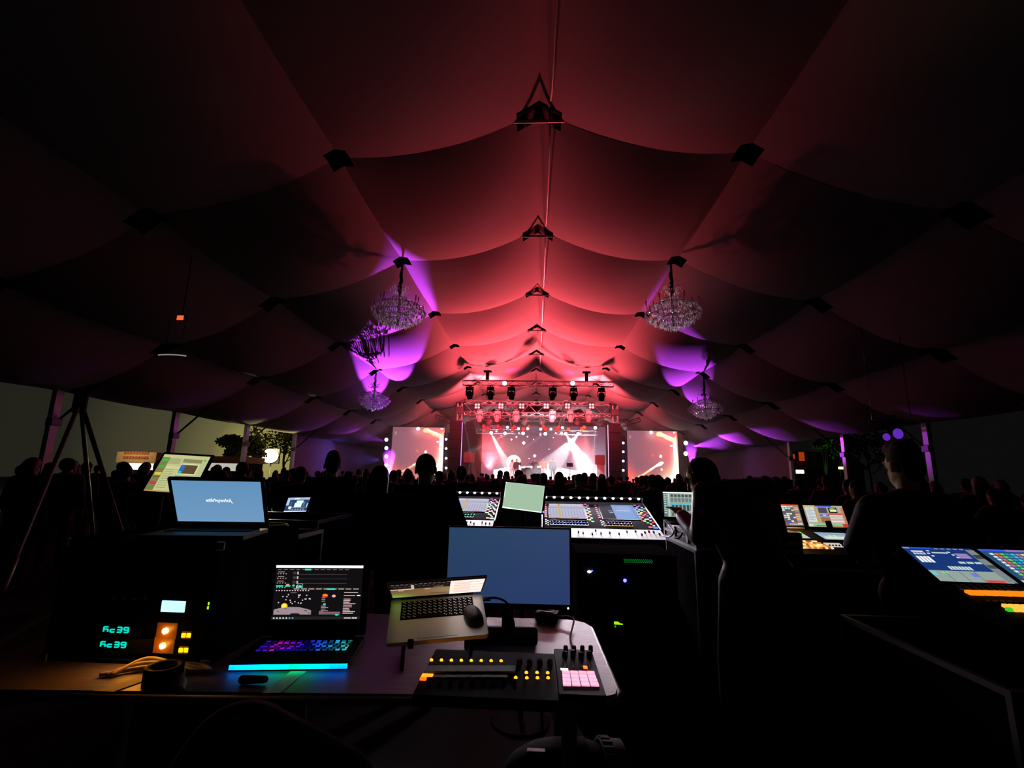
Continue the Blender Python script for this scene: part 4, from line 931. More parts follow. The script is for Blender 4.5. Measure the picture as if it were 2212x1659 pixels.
# things lying in the amber light
mb = MB(); c = atz(325, 1440, DZ + .02)
for i in range(3): mb.tube(bez([(c.x - .13 + .02 * i, c.y - .05, DZ + .008), (c.x - .05, c.y + .02 * i, DZ + .012 + .008 * i), (c.x + .06, c.y + .03, DZ + .02), (c.x + .15, c.y + .045 - .02 * i, DZ + .012), (c.x + .20, c.y + .02, DZ + .008)]), .007, 6)
tag(obj('cable_bundle', mb, RUBBER if False else mat('tan_cable', (.30, .22, .16), .5), smooth=True), 'loose cables catching amber light on the desk below the rack', 'cable')
c = atz(345, 1478, DZ); mb = MB(); mb.lathe([(.038, 0), (.038, .05), (.055, .052), (.055, 0), (.038, 0)], (c.x, c.y + .01, DZ), 24)
tag(obj('tape_roll', mb, BLACK, smooth=True), 'black roll of tape lying on the desk front, dark against the amber light', 'tape')
c0 = atz(396, 1452, DZ); c1 = atz(384, 1497, DZ); mb = MB(); pts = []
for i in range(13):
    s = i / 12; wv = (.010, .014, .013, .010, .008, .012, .018, .022, .024, .024, .022, .021, .020)[i]; p = c0 + (c1 - c0) * s; pts.append((p.x, p.y, wv, .010 + .012 * math.sin(s * 3)))
mb.loft([[(x - wv, y, DZ + z * .4 + .002), (x - wv * .4, y, DZ + z + .004), (x + wv * .5, y, DZ + z + .004), (x + wv, y, DZ + z * .4 + .002)] for x, y, wv, z in pts])
tag(obj('cloth_strap', mb, mat('canvas_strap', (.42, .30, .18), .8, noise=(60, .3)), smooth=True), 'short canvas strap on the desk edge glowing in the amber light', 'strap')
mb = MB(); a_ = atz(215, 1495, DZ); b_ = atz(296, 1470, DZ); mb.prism([(a_.x - .02, a_.y + .0), (b_.x, a_.y - .0), (b_.x + .03, b_.y), (a_.x + .03, b_.y + .02)], DZ + .0005, DZ + .003)
tag(obj('notebook', mb, mat('brown_notebook', (.22, .15, .11), .7)), 'thin brown notebook on the far left front of the desk', 'notebook')

# ---- gaming laptop
def rgb_key(u, v):
    st = [(0, (40, 20, 170)), (.12, (60, 15, 190)), (.22, (190, 20, 200)), (.38, (120, 15, 210)), (.5, (50, 20, 200)), (.65, (30, 70, 230)), (.85, (40, 170, 235)), (1.0, (60, 215, 205))]
    for (a, ca), (b, cb) in zip(st[:-1], st[1:]):
        if u <= b: f = (u - a) / (b - a); c = [ca[i] + (cb[i] - ca[i]) * f for i in range(3)]; break
    else: c = st[-1][1]
    k = random.choice((.12, .2, .75, .9)); return tuple(q * k for q in lin(c))
def game_pic(ld, M):
    g = (225, 205, 205); tl = (40, 230, 190); S = [('r', 0, 0, 1, .05, (255, 238, 246, 1.25))]
    S += [('r', .02 + .07 * i, .075, .065 + .07 * i, .085, (150, 130, 135)) for i in range(12)] + [('r', .33, .066, .40, .094, tl)]
    for r in range(4):
        y = .12 + .085 * r; S += [('r', .03, y, .10, y + .012, (170, 150, 150)), ('r', .24, y + .045, .82, y + .053, (72, 66, 68)), ('r', .20, y, .235, y + .05, (62, 54, 60))]
        S += [('e', .03 + .03 * i, y + .04, .008, .010, (170, 150, 140)) for i in range(4)] + [('r', .245, y, .262, y + .05, (190, 190, 185))]
    S += [('r', .02, .375, .10, .40, tl), ('r', .12, .375, .18, .40, tl), ('r', .26, .34, .32, .42, (90, 190, 170)), ('r', .267, .347, .313, .395, (20, 26, 26)), ('r', .26, .395, .32, .42, tl), ('e', .215, .375, .014, .018, tl), ('e', .15, .36, .02, .015, (225, 160, 140)), ('e', .29, .385, .018, .012, (225, 170, 150))]
    S += [('r', .22 + .085 * i, .435, .285 + .085 * i, .447, (205, 190, 180)) for i in range(9)] + [('r', .60, .43, .69, .455, (60, 235, 200))]
    S += [('e', .03 + .03 * i, .47, .008, .010, g) for i in range(13)] + [('r', .19, .505, .26, .515, (120, 115, 115))]
    random.seed(3)
    S += [('e', random.uniform(.06, .42), random.uniform(.54, .72), .007, .011, (235, 215, 225)) for i in range(22)]
    S += [('e', .135, .755, .036, .055, (255, 170, 20, 1.3)), ('e', .13, .755, .028, .045, (255, 205, 70, 1.4)), ('p', [(.02, .91), (.02, .82), (.08, .79), (.2, .77), (.3, .775), (.4, .81), (.44, .835), (.44, .91)], (158, 140, 146)),
          ('e', .07, .85, .012, .008, (80, 66, 74)), ('e', .15, .80, .018, .006, (90, 70, 80)), ('e', .38, .84, .022, .010, (80, 66, 74)), ('e', .42, .88, .012, .008, (80, 66, 74)), ('p', [(.20, .91), (.22, .885), (.3, .885), (.32, .91)], (30, 26, 30))]
    S += [('e', .585, .56, .03, .028, (255, 150, 40, 1.1)), ('e', .585, .58, .032, .015, (225, 60, 40)), ('e', .685, .57, .022, .025, (250, 170, 170)), ('e', .585, .72, .016, .018, tl), ('r', .53, .86, .77, .885, (150, 96, 118)), ('r', .53, .845, .58, .91, (118, 104, 108)), ('r', .58, .89, .77, .91, (90, 118, 106)), ('e', .735, .915, .022, .016, tl)]
    S += [('r', .55, .60 + .03 * i, .59, .61 + .03 * i, (205, 170, 175)) for i in range(3)] + [('r', .55, .75 + .028 * i, .60 + .03 * (i % 2), .76 + .028 * i, (205, 170, 175)) for i in range(4)]
    S += [('r', .80, .50, .96, .512, (205, 185, 185)), ('r', .80, .555, .93, .57, (205, 180, 185)), ('r', .95, .55, .99, .572, (235, 225, 225))]
    S += [('r', .80, .62 + .029 * i, .80 + (.08, .08, .07, .14, .1, .1, .07, .08, .14, .12)[i], .632 + .029 * i, (235, 195, 195)) for i in range(10)]
    S += [('r', 0, .945, 1, 1, (34, 34, 33))] + [('e', .03 + .035 * i, .972, .011, .014, (225, 225, 230) if i < 5 else (120, 165, 200)) for i in range(7)] + [('r', .82, .965, .90, .985, g), ('e', .955, .975, .012, .016, g), ('r', .91, .96, .94, .99, (190, 185, 185))]
    picture('screen', .345, .207, (17, 15, 17), S, 1.0, ld, M)
M = Matrix.Translation((-.875, 2.015, DZ + .004)) @ RZ(8)
random.seed(11)
gl, gld = laptop('black gaming laptop with rainbow-lit keys and a cyan light bar, moon picture on screen', M, .40, .275, 88, .345, .207, .062, BLACK, BLACK, game_pic, rgb_key, (-.165, -.165, .165, -.05), False, bth=.022)
mb = MB()
for i in range(20):
    x0, x1 = -.195 + .39 * i / 20, -.195 + .39 * (i + 1) / 20; u = (i + .5) / 20
    c = lin((0, int(110 + 110 * math.sin(math.pi * min(1, u * 1.15))), int(255 - 150 * math.exp(-((u - .55) / .16) ** 2))))
    for zz, hz_, kk in ((.016, .004, 1.0), (.008, .007, .75)):
        n0 = len(mb.F); mb.box(((x0 + x1) / 2, -.277, zz), (x1 - x0, .008, hz_))
        for q in range(n0, len(mb.F)): mb.C[q] = tuple(v * kk for v in c)
obj('light_bar', mb, screen_mat(6.0), gl)
mb = MB(); P4 = [atz(628, 1451, DZ), atz(662, 1451, DZ), atz(606, 1497, DZ), atz(566, 1498, DZ)]; mb.prism([(p.x, p.y) for p in (P4[3], P4[2], P4[1], P4[0])], DZ + .0005, DZ + .0015)
tag(obj('paper_sheet', mb, mat('paper', (.7, .7, .68), .7)), 'small paper sheet on the desk lit green by the light bar', 'paper')
c = atz(560, 1470, DZ); mb = MB(); mb.capsule((c.x - .04, c.y - .03, DZ + .013), (c.x + .03, c.y - .022, DZ + .013), .013, .011)
tag(obj('pen_case', mb, RUBBER, smooth=True), 'small black pouch on the desk in front of the glowing light bar', 'pouch')

# ---- silver laptop, half closed on a stand
mex = Vector((.976, .21, .055)).normalized(); mey = Vector((-.24, .90, .36)); MF = frame((-.508, 1.751, 1.033), mex, mey)
MW, MD = .358, .248; hingeM = MF @ T(MW / 2, MD, 0)
def mac_pic(ld, M):
    def bgm(u, v):
        if v < .42: return lin((22, 18, 18))
        return addc((lin((126, 96, 62)), .75), ((.05, .35, .02), .8 * gauss(u, v, .02, 1.0, .16, .22)), ((.3, .2, .12), .5 * gauss(u, v, .75, .6, .3, .3)))
    S = [('r', .02 + .048 * i, .05 + .02 * (i % 2), .05 + .048 * i, .08 + .02 * (i % 2), (120, 105, 96)) for i in range(13)] + [('r', .04 + .05 * i, .2, .07 + .05 * i, .22, (95, 84, 78)) for i in range(12)]
    S += [('r', .0, .36, .22, .42, (205, 185, 160)), ('p', [(.22, .12), (.25, .12), (.25, .42), (.22, .42)], (190, 172, 150)), ('r', .08, .45, .14, .50, (205, 150, 130)), ('r', .36, .42, .42, .48, (205, 150, 130)), ('r', .46, .30, .56, .33, (150, 140, 130)), ('r', .42, .80, .60, .84, (70, 52, 36))]
    S += [('r', .635, .02, 1, 1, (232, 212, 202, 1.15))] + [('r', .64, .16 + .2 * i, 1, .175 + .2 * i, (130, 104, 92)) for i in range(4)] + [('r', .68, .20 + .2 * i, .86, .30 + .2 * i, (222, 190, 178, 1.1)) for i in range(4)]
    picture('screen', .344, .212, bgm, S, 1.25, ld, M, 20, 14)
ml, mld = laptop('silver laptop with half-closed lid over its black keyboard, a black mouse on its palm rest', hingeM, MW, MD, 46, .344, .212, .018, SILVER, mat('key_black', (.006, .006, .007), .6, spec=.03), mac_pic, None, (-.135, -.128, .135, -.028), True, SILVER, bth=.015)
lg = MB()
for r in range(6):
    for c_ in range(14):
        x = -.135 + .27 * (c_ + .5) / 14; y = -.128 + .1 * (r + .5) / 6
        if r == 0 and 3 <= c_ < 8: continue
        lg.span((x - .0055, y + .000, .0181), (x - .0005, y + .0045, .0184)); lg.span((x + .001, y - .005, .0181), (x + .0055, y - .001, .0184))
obj('key_marks', lg, mat('white_print', (.75, .75, .75), .5), ml)
st = thing('laptop_stand', 'sloping black stand lifting the silver laptop off the desk', 'stand', loc=((MF @ Vector((MW / 2, MD / 2, 0))).x, (MF @ Vector((MW / 2, MD / 2, 0))).y, DZ))
SL = st.location
for a in (.06, MW - .06):
    mb = MB(); p0 = MF @ Vector((a, .02, -.004)) - SL; p1 = MF @ Vector((a, MD - .02, -.004)) - SL; mb.tube([p0, p1], .004); mb.tube([p1, (p1.x, p1.y, .004)], .006); mb.tube([p0, (p0.x, p0.y, .004)], .006); mb.tube([(p0.x, p0.y, .006), (p1.x, p1.y, .006)], .006); obj('side_frame', mb, BLACK, st)
mb = MB(); p0 = MF @ Vector((.06, MD * .8, -.006)) - SL; p1 = MF @ Vector((MW - .06, MD * .8, -.006)) - SL; mb.tube([p0, p1], .005); obj('cross_bar', mb, BLACK, st)
p0 = MF @ Vector((.06, 0, 0)) - SL; hk = MB(); q = MF @ Vector((.085, -.004, .010)) - SL; hk.box(q, (.02, .012, .03)); obj('stop_hook', hk, BLACK, st, bevel=.003)
# mouse
MP = MF @ T(0, 0, .015); mx, my = onplane(1022, 1334, MP)
mo = thing('mouse', 'black computer mouse lying on the right palm rest of the silver laptop', 'mouse', MP @ T(mx, my, 0.0005) @ RZ(12))
mb = MB(); rings = []
for i in range(11):
    s = -1 + 2 * i / 10; rr = math.sqrt(max(.02, 1 - s * s)); wd = .034 * (rr ** .6) * (1 - .08 * s); ht = .037 * (rr ** .7) * (1 - .25 * s) + .002
    rings.append([(wd * math.cos(a), .056 * s, max(0, ht * math.sin(a))) for a in [math.pi * j / 9 for j in range(10)]] + [(-wd * .8, .056 * s, 0), (wd * .8, .056 * s, 0)])
mb.loft(rings); obj('body', mb, mat('mouse_black', (.010, .010, .011), .5), mo, smooth=True)
mb = MB(); mb.capsule((0, .016, .030), (0, .036, .022), .0035, .0035); obj('scroll_wheel', mb, ALU, mo, smooth=True)
# ---- blank blue monitor
MM = frame((-.112, 2.175, 1.237), (1, .02, .004), (-.004, .035, 1))
mt = thing('monitor', 'large monitor with a blank dark blue screen standing behind the silver laptop', 'monitor', MM)
mb = MB(); mb.box((0, -.004, -.012), (.55, .338, .022)); obj('housing', mb, BLACK, mt, bevel=.004)
picture('screen', .532, .308, lambda u, v: lin((41 + 10 * u * (1 - v), 60 + 8 * (1 - v), 98 + 8 * u)), [], 1.0, mt, T(0, .004, .0008), 6, 6)
mb = MB(); mb.box((0, -.18, -.04), (.05, .22, .025)); obj('neck', mb, BLACK, mt)
mb = MB(); mb.prism(rrect(-.12, -.10, .12, .08, .02), 0, .012); obj('foot', mb, BLACK, mt, Matrix.Translation((0, -.284, -.05)) @ RX(-90))
mb = MB(); mb.ball((.258, -.164, .0), .004, 8, 6); obj('power_led', mb, glow((255, 250, 255), 4), mt)
mb = MB(); p = MM @ Vector((-.02, -.15, -.03)); q = hingeM @ Vector((MW / 2 + .0, -.04, .01))
mb.tube(bez([q, q + Vector((.05, .01, .005)), q + Vector((.10, .02, -.02)), q + Vector((.125, .035, -.10)), (q.x + .13, q.y + .08, DZ + .008)]), .0045, 6); mb.tube([q, q + mex * .03], .008, 8)
tag(obj('laptop_cable', mb, RUBBER, smooth=True), 'black cable curving from the right side of the silver laptop', 'cable')
# ---- controller with orange lights
z_ = DZ + .045; a_ = atz(893, 1488, z_); b_ = atz(1198, 1418, z_)
CM = Matrix.Translation(((a_.x + b_.x) / 2, (a_.y + b_.y) / 2, DZ)); cw, cd = (b_.x - a_.x), (b_.y - a_.y) + .03
ct = thing('midi_controller', 'long black controller with a row of orange lights on the desk front', 'controller', CM)
mb = MB(); mb.xprism([(-cd / 2, .004), (-cd / 2, .035), (cd / 2, .05), (cd / 2, .004)], -cw / 2, cw / 2); obj('case', mb, BLACK, ct, bevel=.004)
CP = CM @ frame((0, 0, .0432), (1, 0, 0), (0, cd, .015))
def place(t, MP_, M0, name, px, py, w_, h_, d, m_, shape='box', bev=True):
    x, y = onplane(px, py, MP_); q = M0.inverted() @ MP_ @ T(x, y, 0); mb = MB()
    if shape == 'box': mb.span((-w_ / 2, -h_ / 2, -.001), (w_ / 2, h_ / 2, d))
    elif shape == 'cap': mb.lathe([(w_ / 2, -.001), (w_ / 2, d * .8), (w_ * .38, d)], n=12)
    else: mb.ball((0, 0, 0), w_ / 2, 10, 6)
    return obj(name, mb, m_, t, q, bevel=min(w_, h_, d) * .2 if shape == 'box' and bev else 0)
OR = glow((255, 140, 20), 3.0)
for i in range(8): place(ct, CP, CM, 'led', 932 + 21.5 * i, 1426.5 + .25 * i, .012, 0, 0, OR, 'ball')
for i in range(9): place(ct, CP, CM, 'pad', 938 + 21.3 * i - 6, 1447, .034, .045, .005, mat('grey_rubber_pad', (.16, .17, .18), .6))
for i in range(8): place(ct, CP, CM, 'lower_pad', 930 + 22 * i, 1463, .036, .018, .004, mat('dark_rubber_pad', (.07, .07, .075), .6))
for i in range(9): place(ct, CP, CM, 'fader', 927 + 23 * i, 1478, .012, .022, .012, GREYP)
for px, py in ((1114, 1464.5), (1137, 1453.5), (1160, 1453.5), (1183, 1454), (1138, 1465), (1161, 1465), (1184, 1465)): place(ct, CP, CM, 'led', px, py, .012, 0, 0, OR, 'ball')
place(ct, CP, CM, 'button', 923, 1462, .036, .020, .006, glow((255, 130, 20), 2.2)); place(ct, CP, CM, 'button', 914, 1468, .020, .012, .006, glow((255, 100, 15), 1.8))
for i in range(4): place(ct, CP, CM, 'knob', 1122 + 22 * i, 1436, .018, .018, .016, GREYP, 'cap')
# ---- pad controller
z_ = DZ + .03; PM = Matrix.Translation((atz(1255, 1470, z_).x, atz(1255, 1455, z_).y, DZ)); pt_ = thing('pad_controller', 'small black controller with sixteen glowing pink pads and four dark faders', 'controller', PM)
c0 = PM.inverted() @ atz(1207, 1499, z_); c1 = PM.inverted() @ atz(1278, 1404, z_); c2 = PM.inverted() @ atz(1306, 1499, z_)
mb = MB(); mb.prism(rrect(c0.x, c0.y, c2.x + .004, c1.y, .008), .003, .03); obj('case', mb, BLACK, pt_, bevel=.002)
PP = PM @ T(0, 0, .03)
for r in range(4):
    for c_ in range(4):
        px = 1222.5 + (1276 - 1222.5) * c_ / 3 + (r * (.8 + 1.25 * c_ / 3 * 1.6)); py = 1454 + 8.2 * r + .3 * c_
        place(pt_, PP, PM, 'pad', px, py, .0255, .0245, .004, glow((255, 158, 190), 1.25))
for i in range(4):
    place(pt_, PP, PM, 'fader_slot', 1219 + 17.5 * i, 1432, .006, .075, .001, mat('slot_metal', (.35, .33, .35), .4), bev=False)
    place(pt_, PP, PM, 'fader', 1222 + 17.5 * i - 2, 1418 + (3, 0, 5, 2)[i], .018, .018, .022, BLACK)
    place(pt_, PP, PM, 'knob', 1226 + 18 * i - 4, 1407, .017, .017, .020, BLACK, 'cap')
place(pt_, PP, PM, 'button', 1219, 1447, .026, .010, .004, glow((255, 240, 225), 1.6)); place(pt_, PP, PM, 'led', 1264.5, 1443, .014, .02, .004, glow((255, 90, 20), 2.0))
# ---- power strip and cables on the right of the desk
c = atz(1182, 1338, DZ); ps = thing('power_strip', 'black power strip with pale plugs on the desk under the blue monitor', 'power strip', loc=(c.x, c.y, DZ), rz=math.radians(-12))
mb = MB(); mb.span((-.05, -.05, .001), (.055, .10, .04)); obj('housing', mb, BLACK, ps, bevel=.006)
for i in range(4):
    mb = MB(); mb.box((.0 + .01 * i, -.052 + .012, .045 + .0), (.016, .004, .012)); mb = MB(); mb.span((-.03, -.03 + .03 * i, .04), (.035, -.024 + .03 * i, .043)); obj('socket', mb, mat('pale_contact', (.6, .55, .58), .4), ps)
mb = MB(); mb.tube(bez([(c.x + .05, c.y - .02, DZ + .02), (c.x + .12, c.y - .06, DZ + .025), tuple(atz(1232, 1375, DZ + .006)), tuple(atz(1237, 1398, DZ + .006)), tuple(atz(1236, 1404, DZ + .02))]), .004, 6)
tag(obj('usb_cable', mb, RUBBER, smooth=True), 'black cable running from the power strip to the pink-pad controller', 'cable')
mb = MB(); p0 = atz(1000, 1395, DZ); mb.prism([(p0.x, p0.y + .01), (p0.x + .30, p0.y + .02), (p0.x + .30, p0.y + .16), (p0.x + .02, p0.y + .14)], DZ + .001, DZ + .035)
tag(obj('equipment_bag', mb, SOFTBLACK, bevel=.012), 'flat black cloth pouch on the desk between the silver laptop and the orange-lit controller', 'pouch')

# ================================================================== MIXING CONSOLES AND CASES BEYOND THE DESK
def flight_case(label, x0, x1, y0, y1, z0, z1, body=MATTE, edge=STEEL, name='equipment_case', group=None, hand=True):
    t = thing(name, label, 'case', loc=((x0 + x1) / 2, (y0 + y1) / 2, z0), group=group); a, b, h = (x1 - x0) / 2, (y1 - y0) / 2, z1 - z0
    mb = MB(); mb.span((-a + .006, -b + .006, .004), (a - .006, b - .006, h - .004)); obj('body', mb, body, t)
    e_ = MB(); w_ = .022
    for sx_ in (-1, 1):
        for sy_ in (-1, 1):
            e_.box((sx_ * (a - w_ / 2), sy_ * (b - w_ / 2), h / 2), (w_, w_, h))
        for z in (w_ / 2, h - w_ / 2): e_.box((sx_ * (a - w_ / 2), 0, z), (w_, 2 * b - 2 * w_, w_))
    for sy_ in (-1, 1):
        for z in (w_ / 2, h - w_ / 2): e_.box((0, sy_ * (b - w_ / 2), z), (2 * a - 2 * w_, w_, w_))
    obj('edge_frame', e_, edge, t)
    if hand:
        mb = MB(); mb.tube(bez([(-.06, -b - .004, h * .62), (-.055, -b - .03, h * .6), (.055, -b - .03, h * .6), (.06, -b - .004, h * .62)], 5), .008, 6); obj('handle', mb, RUBBER, t)
    return t
def console(label, M, W_, D_, seed, cols, ring_cols, half):
    rnd = random.Random(seed)
    t = thing('mixing_console', label, 'mixing console', M, 'big mixing consoles with lamp bars')
    mb = MB(); mb.xprism([(0, -.09), (0, -.004), (D_, -.004), (D_ + .02, -.12), (D_ * .5, -.16)], 0, W_); obj('chassis', mb, BLACK, t, bevel=.008)
    fz = D_ * .22
    mb = MB(); mb.span((.01, .01, -.004), (W_ - .01, fz, .002)); fs = obj('fader_panel', mb, mat('fader_panel_added_glow', (.80, .80, .82), .7, spec=.1, emit=(1, .95, 1), strength=.40), t)  # added glow stands in for lamp light falling on the white panel
    mb = MB(); mb.span((.01, fz + .01, -.004), (W_ - .01, D_ - .005, .001)); obj('control_panel', mb, GREYP, t)
    for i in range(26):
        x = .05 + (W_ - .1) * i / 25; y = fz * (.35 + .4 * rnd.random())
        if rnd.random() < .25: continue
        mb = MB(); mb.span((x - .007, y - .016, .002), (x + .007, y + .016, .018)); obj('fader', mb, BLACK, t)
    for i in range(26):
        x = .05 + (W_ - .1) * i / 25; mb = MB(); mb.span((x - .002, fz * .12, .0021), (x + .002, fz * .93, .0026)); obj('fader_slot', mb, mat('slot_grey', (.35, .35, .37), .5), fs)
    def strip_pic(kind):
        S = []
        if kind == 0:
            S += [('r', 0, 0, 1, .12, (226, 222, 240))] + [('r', .01 + .083 * i, .16, .075 + .083 * i, .26, (196, 196, 220)) for i in range(12)] + [('r', 0, .29, 1, .31, (70, 70, 84))]
            S += [('r', .02 + .083 * i, .40, .05 + .083 * i, .93, (176, 180, 206)) for i in range(12)] + [('r', .25, .02, .32, .97, (222, 190, 120))] + [('r', .0, .955, .25, 1, (235, 150, 170)), ('r', .6, .955, .8, 1, (235, 150, 170))]
        else:
            S += [('r', 0, 0, .36, 1, (64, 64, 72)), ('r', .22, .40, .33, .50, (120, 126, 150)), ('r', .24, .53, .35, .60, (180, 186, 210)), ('r', .46, .40, .84, .44, (236, 240, 255)), ('r', .5, .1, .86, .34, (160, 190, 240)), ('r', .9, .0, 1, 1, (130, 170, 235))]
        return S
    sw = W_ * .33
    for k_, (x0, on) in enumerate(((W_ * .07, 1), (W_ * .55, half))):
        sM = T(x0 + sw / 2, D_ * .68, .006); mb = MB(); mb.box((0, 0, -.003), (sw + .03, D_ * .42 + .03, .008)); h = obj('screen_frame', mb, BLACK, t, sM, bevel=.003)
        picture('screen', sw, D_ * .42, lambda u, v: lin((204, 204, 228)) if (k_ == 0 or not half) else lin((148, 182, 236)), strip_pic(k_ if half else 0), .80, h, T(0, 0, .0016))
        for r in range(2):
            for i in range(12 if k_ == 0 else 8):
                x = x0 + sw * (i + .5) / 12 * (1 if k_ == 0 else 1.05); y = fz + D_ * (.155 if r == 0 else .095)
                mb = MB(); mb.lathe([(.016, 0), (.016, .006), (.012, .007), (.011, .020), (.009, .021)], n=12); kn = obj('encoder', mb, BLACK, t, T(x, y, .001), smooth=False)
                mb = MB(); mb.lathe([(.0195, 0), (.0195, .004), (.0155, .004), (.0155, 0)], n=14); obj('light_ring', mb, glow(ring_cols[k_][r], 1.3), kn)
    # columns of little lit buttons
    def button(x, y, c, s=.012, st_=1.2):
        mb = MB(); mb.span((-s, -s * .8, 0), (s, s * .8, .006)); obj('button', mb, glow(c, st_), t, T(x, y, .001))
    rain = [(255, 90, 170), (235, 90, 220), (90, 150, 255), (40, 190, 235), (40, 220, 150), (240, 220, 50), (255, 150, 30), (255, 50, 40), (255, 40, 40), (120, 230, 60), (250, 220, 60), (60, 220, 90)]
    for x in (W_ * .435, W_ * .915):
        for i in range(12): button(x + (i % 2) * .022 - .01, D_ * (.90 - .046 * i), rain[i])
        for i in range(9): button(x - .035, D_ * (.88 - .055 * i), rnd.choice([(200, 40, 50), (220, 220, 225), (60, 220, 120), (230, 200, 60)]), .008, .9)
    for x in (W_ * .035, W_ * .52):
        for i in range(7): button(x, D_ * (.86 - .058 * i), (225, 20, 50), .011, 1.2)
        for i in range(6): button(x + (i % 2) * .02, D_ * (.42 - .026 * i), (225, 225, 232), .007, .9)
    for i in range(14): button(W_ * .955 + (i % 3) * .018 - .01, D_ * (.88 - .043 * i), rnd.choice([(230, 230, 235), (240, 200, 190), (60, 220, 120), (40, 110, 255), (255, 90, 60), (230, 230, 235)]), .011, 1.0)
    button(W_ * .965, D_ * .27, (40, 120, 255), .022, 1.6); button(W_ * .925, D_ * .28, (255, 40, 60), .018, 1.3)
    # the lamp bar along the back
    mb = MB(); mb.cyl((.0, D_ - .01, .06), (W_, D_ - .01, .06), .009, n=8); br = obj('lamp_bar', mb, ALU, t)
    for x in (.0, W_):
        mb = MB(); mb.cyl((x, D_ - .01, -.01), (x, D_ - .01, .065), .010, n=8); mb.cyl((x, D_ - .01, -.002), (x, fz, -.002), .010, n=8); obj('bar_post', mb, ALU, t)
    for i in range(12):
        x = W_ * (i + .5) / 12; mb = MB(); mb.ball((x, D_ - .028, .055), (.016, .016, .012), 10, 6); obj('lamp', mb, glow((255, 248, 255), 9.0), br, smooth=True)
    l = bpy.data.lights.new('lamp_bar_light', 'AREA'); l.shape = 'RECTANGLE'; l.size = W_ * .95; l.size_y = .03; l.energy = 13.0; l.color = (1, .84, .95); l.spread = math.radians(75)
    o = bpy.data.objects.new('lamp_bar_light', l); COL.objects.link(o); o.parent = t; o.matrix_basis = T(W_ / 2, D_ - .03, .16) @ RX(-79)
    for i in range(12):
        sp = bpy.data.lights.new('lamp_spill', 'SPOT'); sp.energy = .5; sp.spot_size = math.radians(70); sp.spot_blend = 1; sp.shadow_soft_size = .01; sp.color = (1, .95, 1)
        o = bpy.data.objects.new('lamp_spill', sp); COL.objects.link(o); o.parent = t; o.matrix_basis = T(W_ * (i + .5) / 12, D_ - .035, .10) @ RX(-20)
    return t
BLU, WHT, AMB, GRN = (60, 90, 255), (215, 230, 255), (255, 190, 50), (40, 225, 90)
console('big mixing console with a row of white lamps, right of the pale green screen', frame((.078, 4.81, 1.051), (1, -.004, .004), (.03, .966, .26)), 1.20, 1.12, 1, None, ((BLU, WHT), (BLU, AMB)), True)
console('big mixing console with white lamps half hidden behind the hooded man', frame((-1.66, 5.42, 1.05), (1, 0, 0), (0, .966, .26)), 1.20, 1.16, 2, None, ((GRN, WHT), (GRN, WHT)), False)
flight_case('large dark case carrying the right-hand lamp-lit mixing console', .14, 1.22, 4.90, 5.86, 0, .955)
flight_case('large dark case carrying the lamp-lit mixing console behind the hooded man', -1.60, -.52, 5.50, 6.45, 0, .955)
# rack with status lights below the right console
t = flight_case('low black rack case with blue and green status lights under the right mixing console', .30, 1.00, 3.55, 4.1, 0, 1.10, name='rack_case', edge=mat('black_edge', (.012, .012, .013), .7, spec=0.0))
def led_on(t, name, px, py, Y, w_, h_, m_, sh='box'):
    p = at(px, py, Y); L = t.matrix_basis.translation if t.matrix_basis.translation.length else t.location; mb = MB(); c = Vector(p) - Vector(t.location)
    mb.box(c, (w_, .012, h_)) if sh == 'box' else mb.ball(c, (w_, .008, h_), 10, 8); return obj(name, mb, m_, t)
led_on(t, 'blue_light', 1350, 1254, 3.545, .012, .012, glow((70, 70, 255), 9.0), 'b'); led_on(t, 'white_light', 1273, 1235, 3.545, .014, .009, glow((235, 240, 255), 5.0), 'b')
led_on(t, 'blue_light', 1279, 1233, 3.545, .007, .006, glow((60, 90, 255), 3.0), 'b'); led_on(t, 'green_display', 1336, 1346, 3.545, .058, .016, glow((150, 225, 10), 1.2)); led_on(t, 'green_light', 1329, 1353, 3.545, .007, .007, glow((20, 200, 40), 1.2))
gp = at(1378, 1212, 3.545); mb = MB()
for i in range(15):
    for j in range(3): mb.box((gp.x - .095 + .0135 * i + .006 * (j % 2) - t.location.x, 3.545 - t.location.y, gp.z - .009 + .009 * j - t.location.z), (.007, .006, .005), RY(45).to_3x3())
obj('green_meter_grid', mb, glow((20, 120, 50), .8), t)
# pale green screen on a pole
GM = frame((-.234, 3.514, 1.402), (.941, -.331, -.073), (.123, .104, .987)) @ T(.15, .09, 0)
t = thing('monitor', 'pale green blank screen on a pole between the two mixing consoles', 'monitor', GM)
mb = MB(); mb.box((0, 0, -.012), (.325, .205, .02)); obj('housing', mb, BLACK, t, bevel=.004)
picture('screen', .30, .185, lambda u, v: lin((164, 194, 166)), [('r', 0, .965, 1, 1, (235, 245, 225, 1.2)), ('r', 0, .955, .22, 1, (255, 250, 235, 1.5)), ('r', 0, 0, .03, .05, (245, 255, 240, 1.3)), ('r', .0, .1, .022, .6, (205, 232, 220, 1.1)), ('r', 0, 0, 1, .015, (205, 225, 205)), ('r', .985, 0, 1, 1, (196, 218, 196))], 1.0, t, T(0, 0, .0006))
gi = GM.inverted(); mb = MB(); b0 = gi @ Vector((GM.translation.x, GM.translation.y + .10, 1.30)); b1 = gi @ Vector((GM.translation.x, GM.translation.y + .10, .012)); mb.cyl((0, -.02, -.02), b0, .015); mb.cyl(b0, b1, .018); obj('pole', mb, BLACK, t)
mb = MB(); gr = gi.to_3x3(); mb.lathe([(.20, 0), (.20, .012), (.03, .02)], b1 - gr @ Vector((0, 0, .012)), 20, gr); obj('foot', mb, BLACK, t)
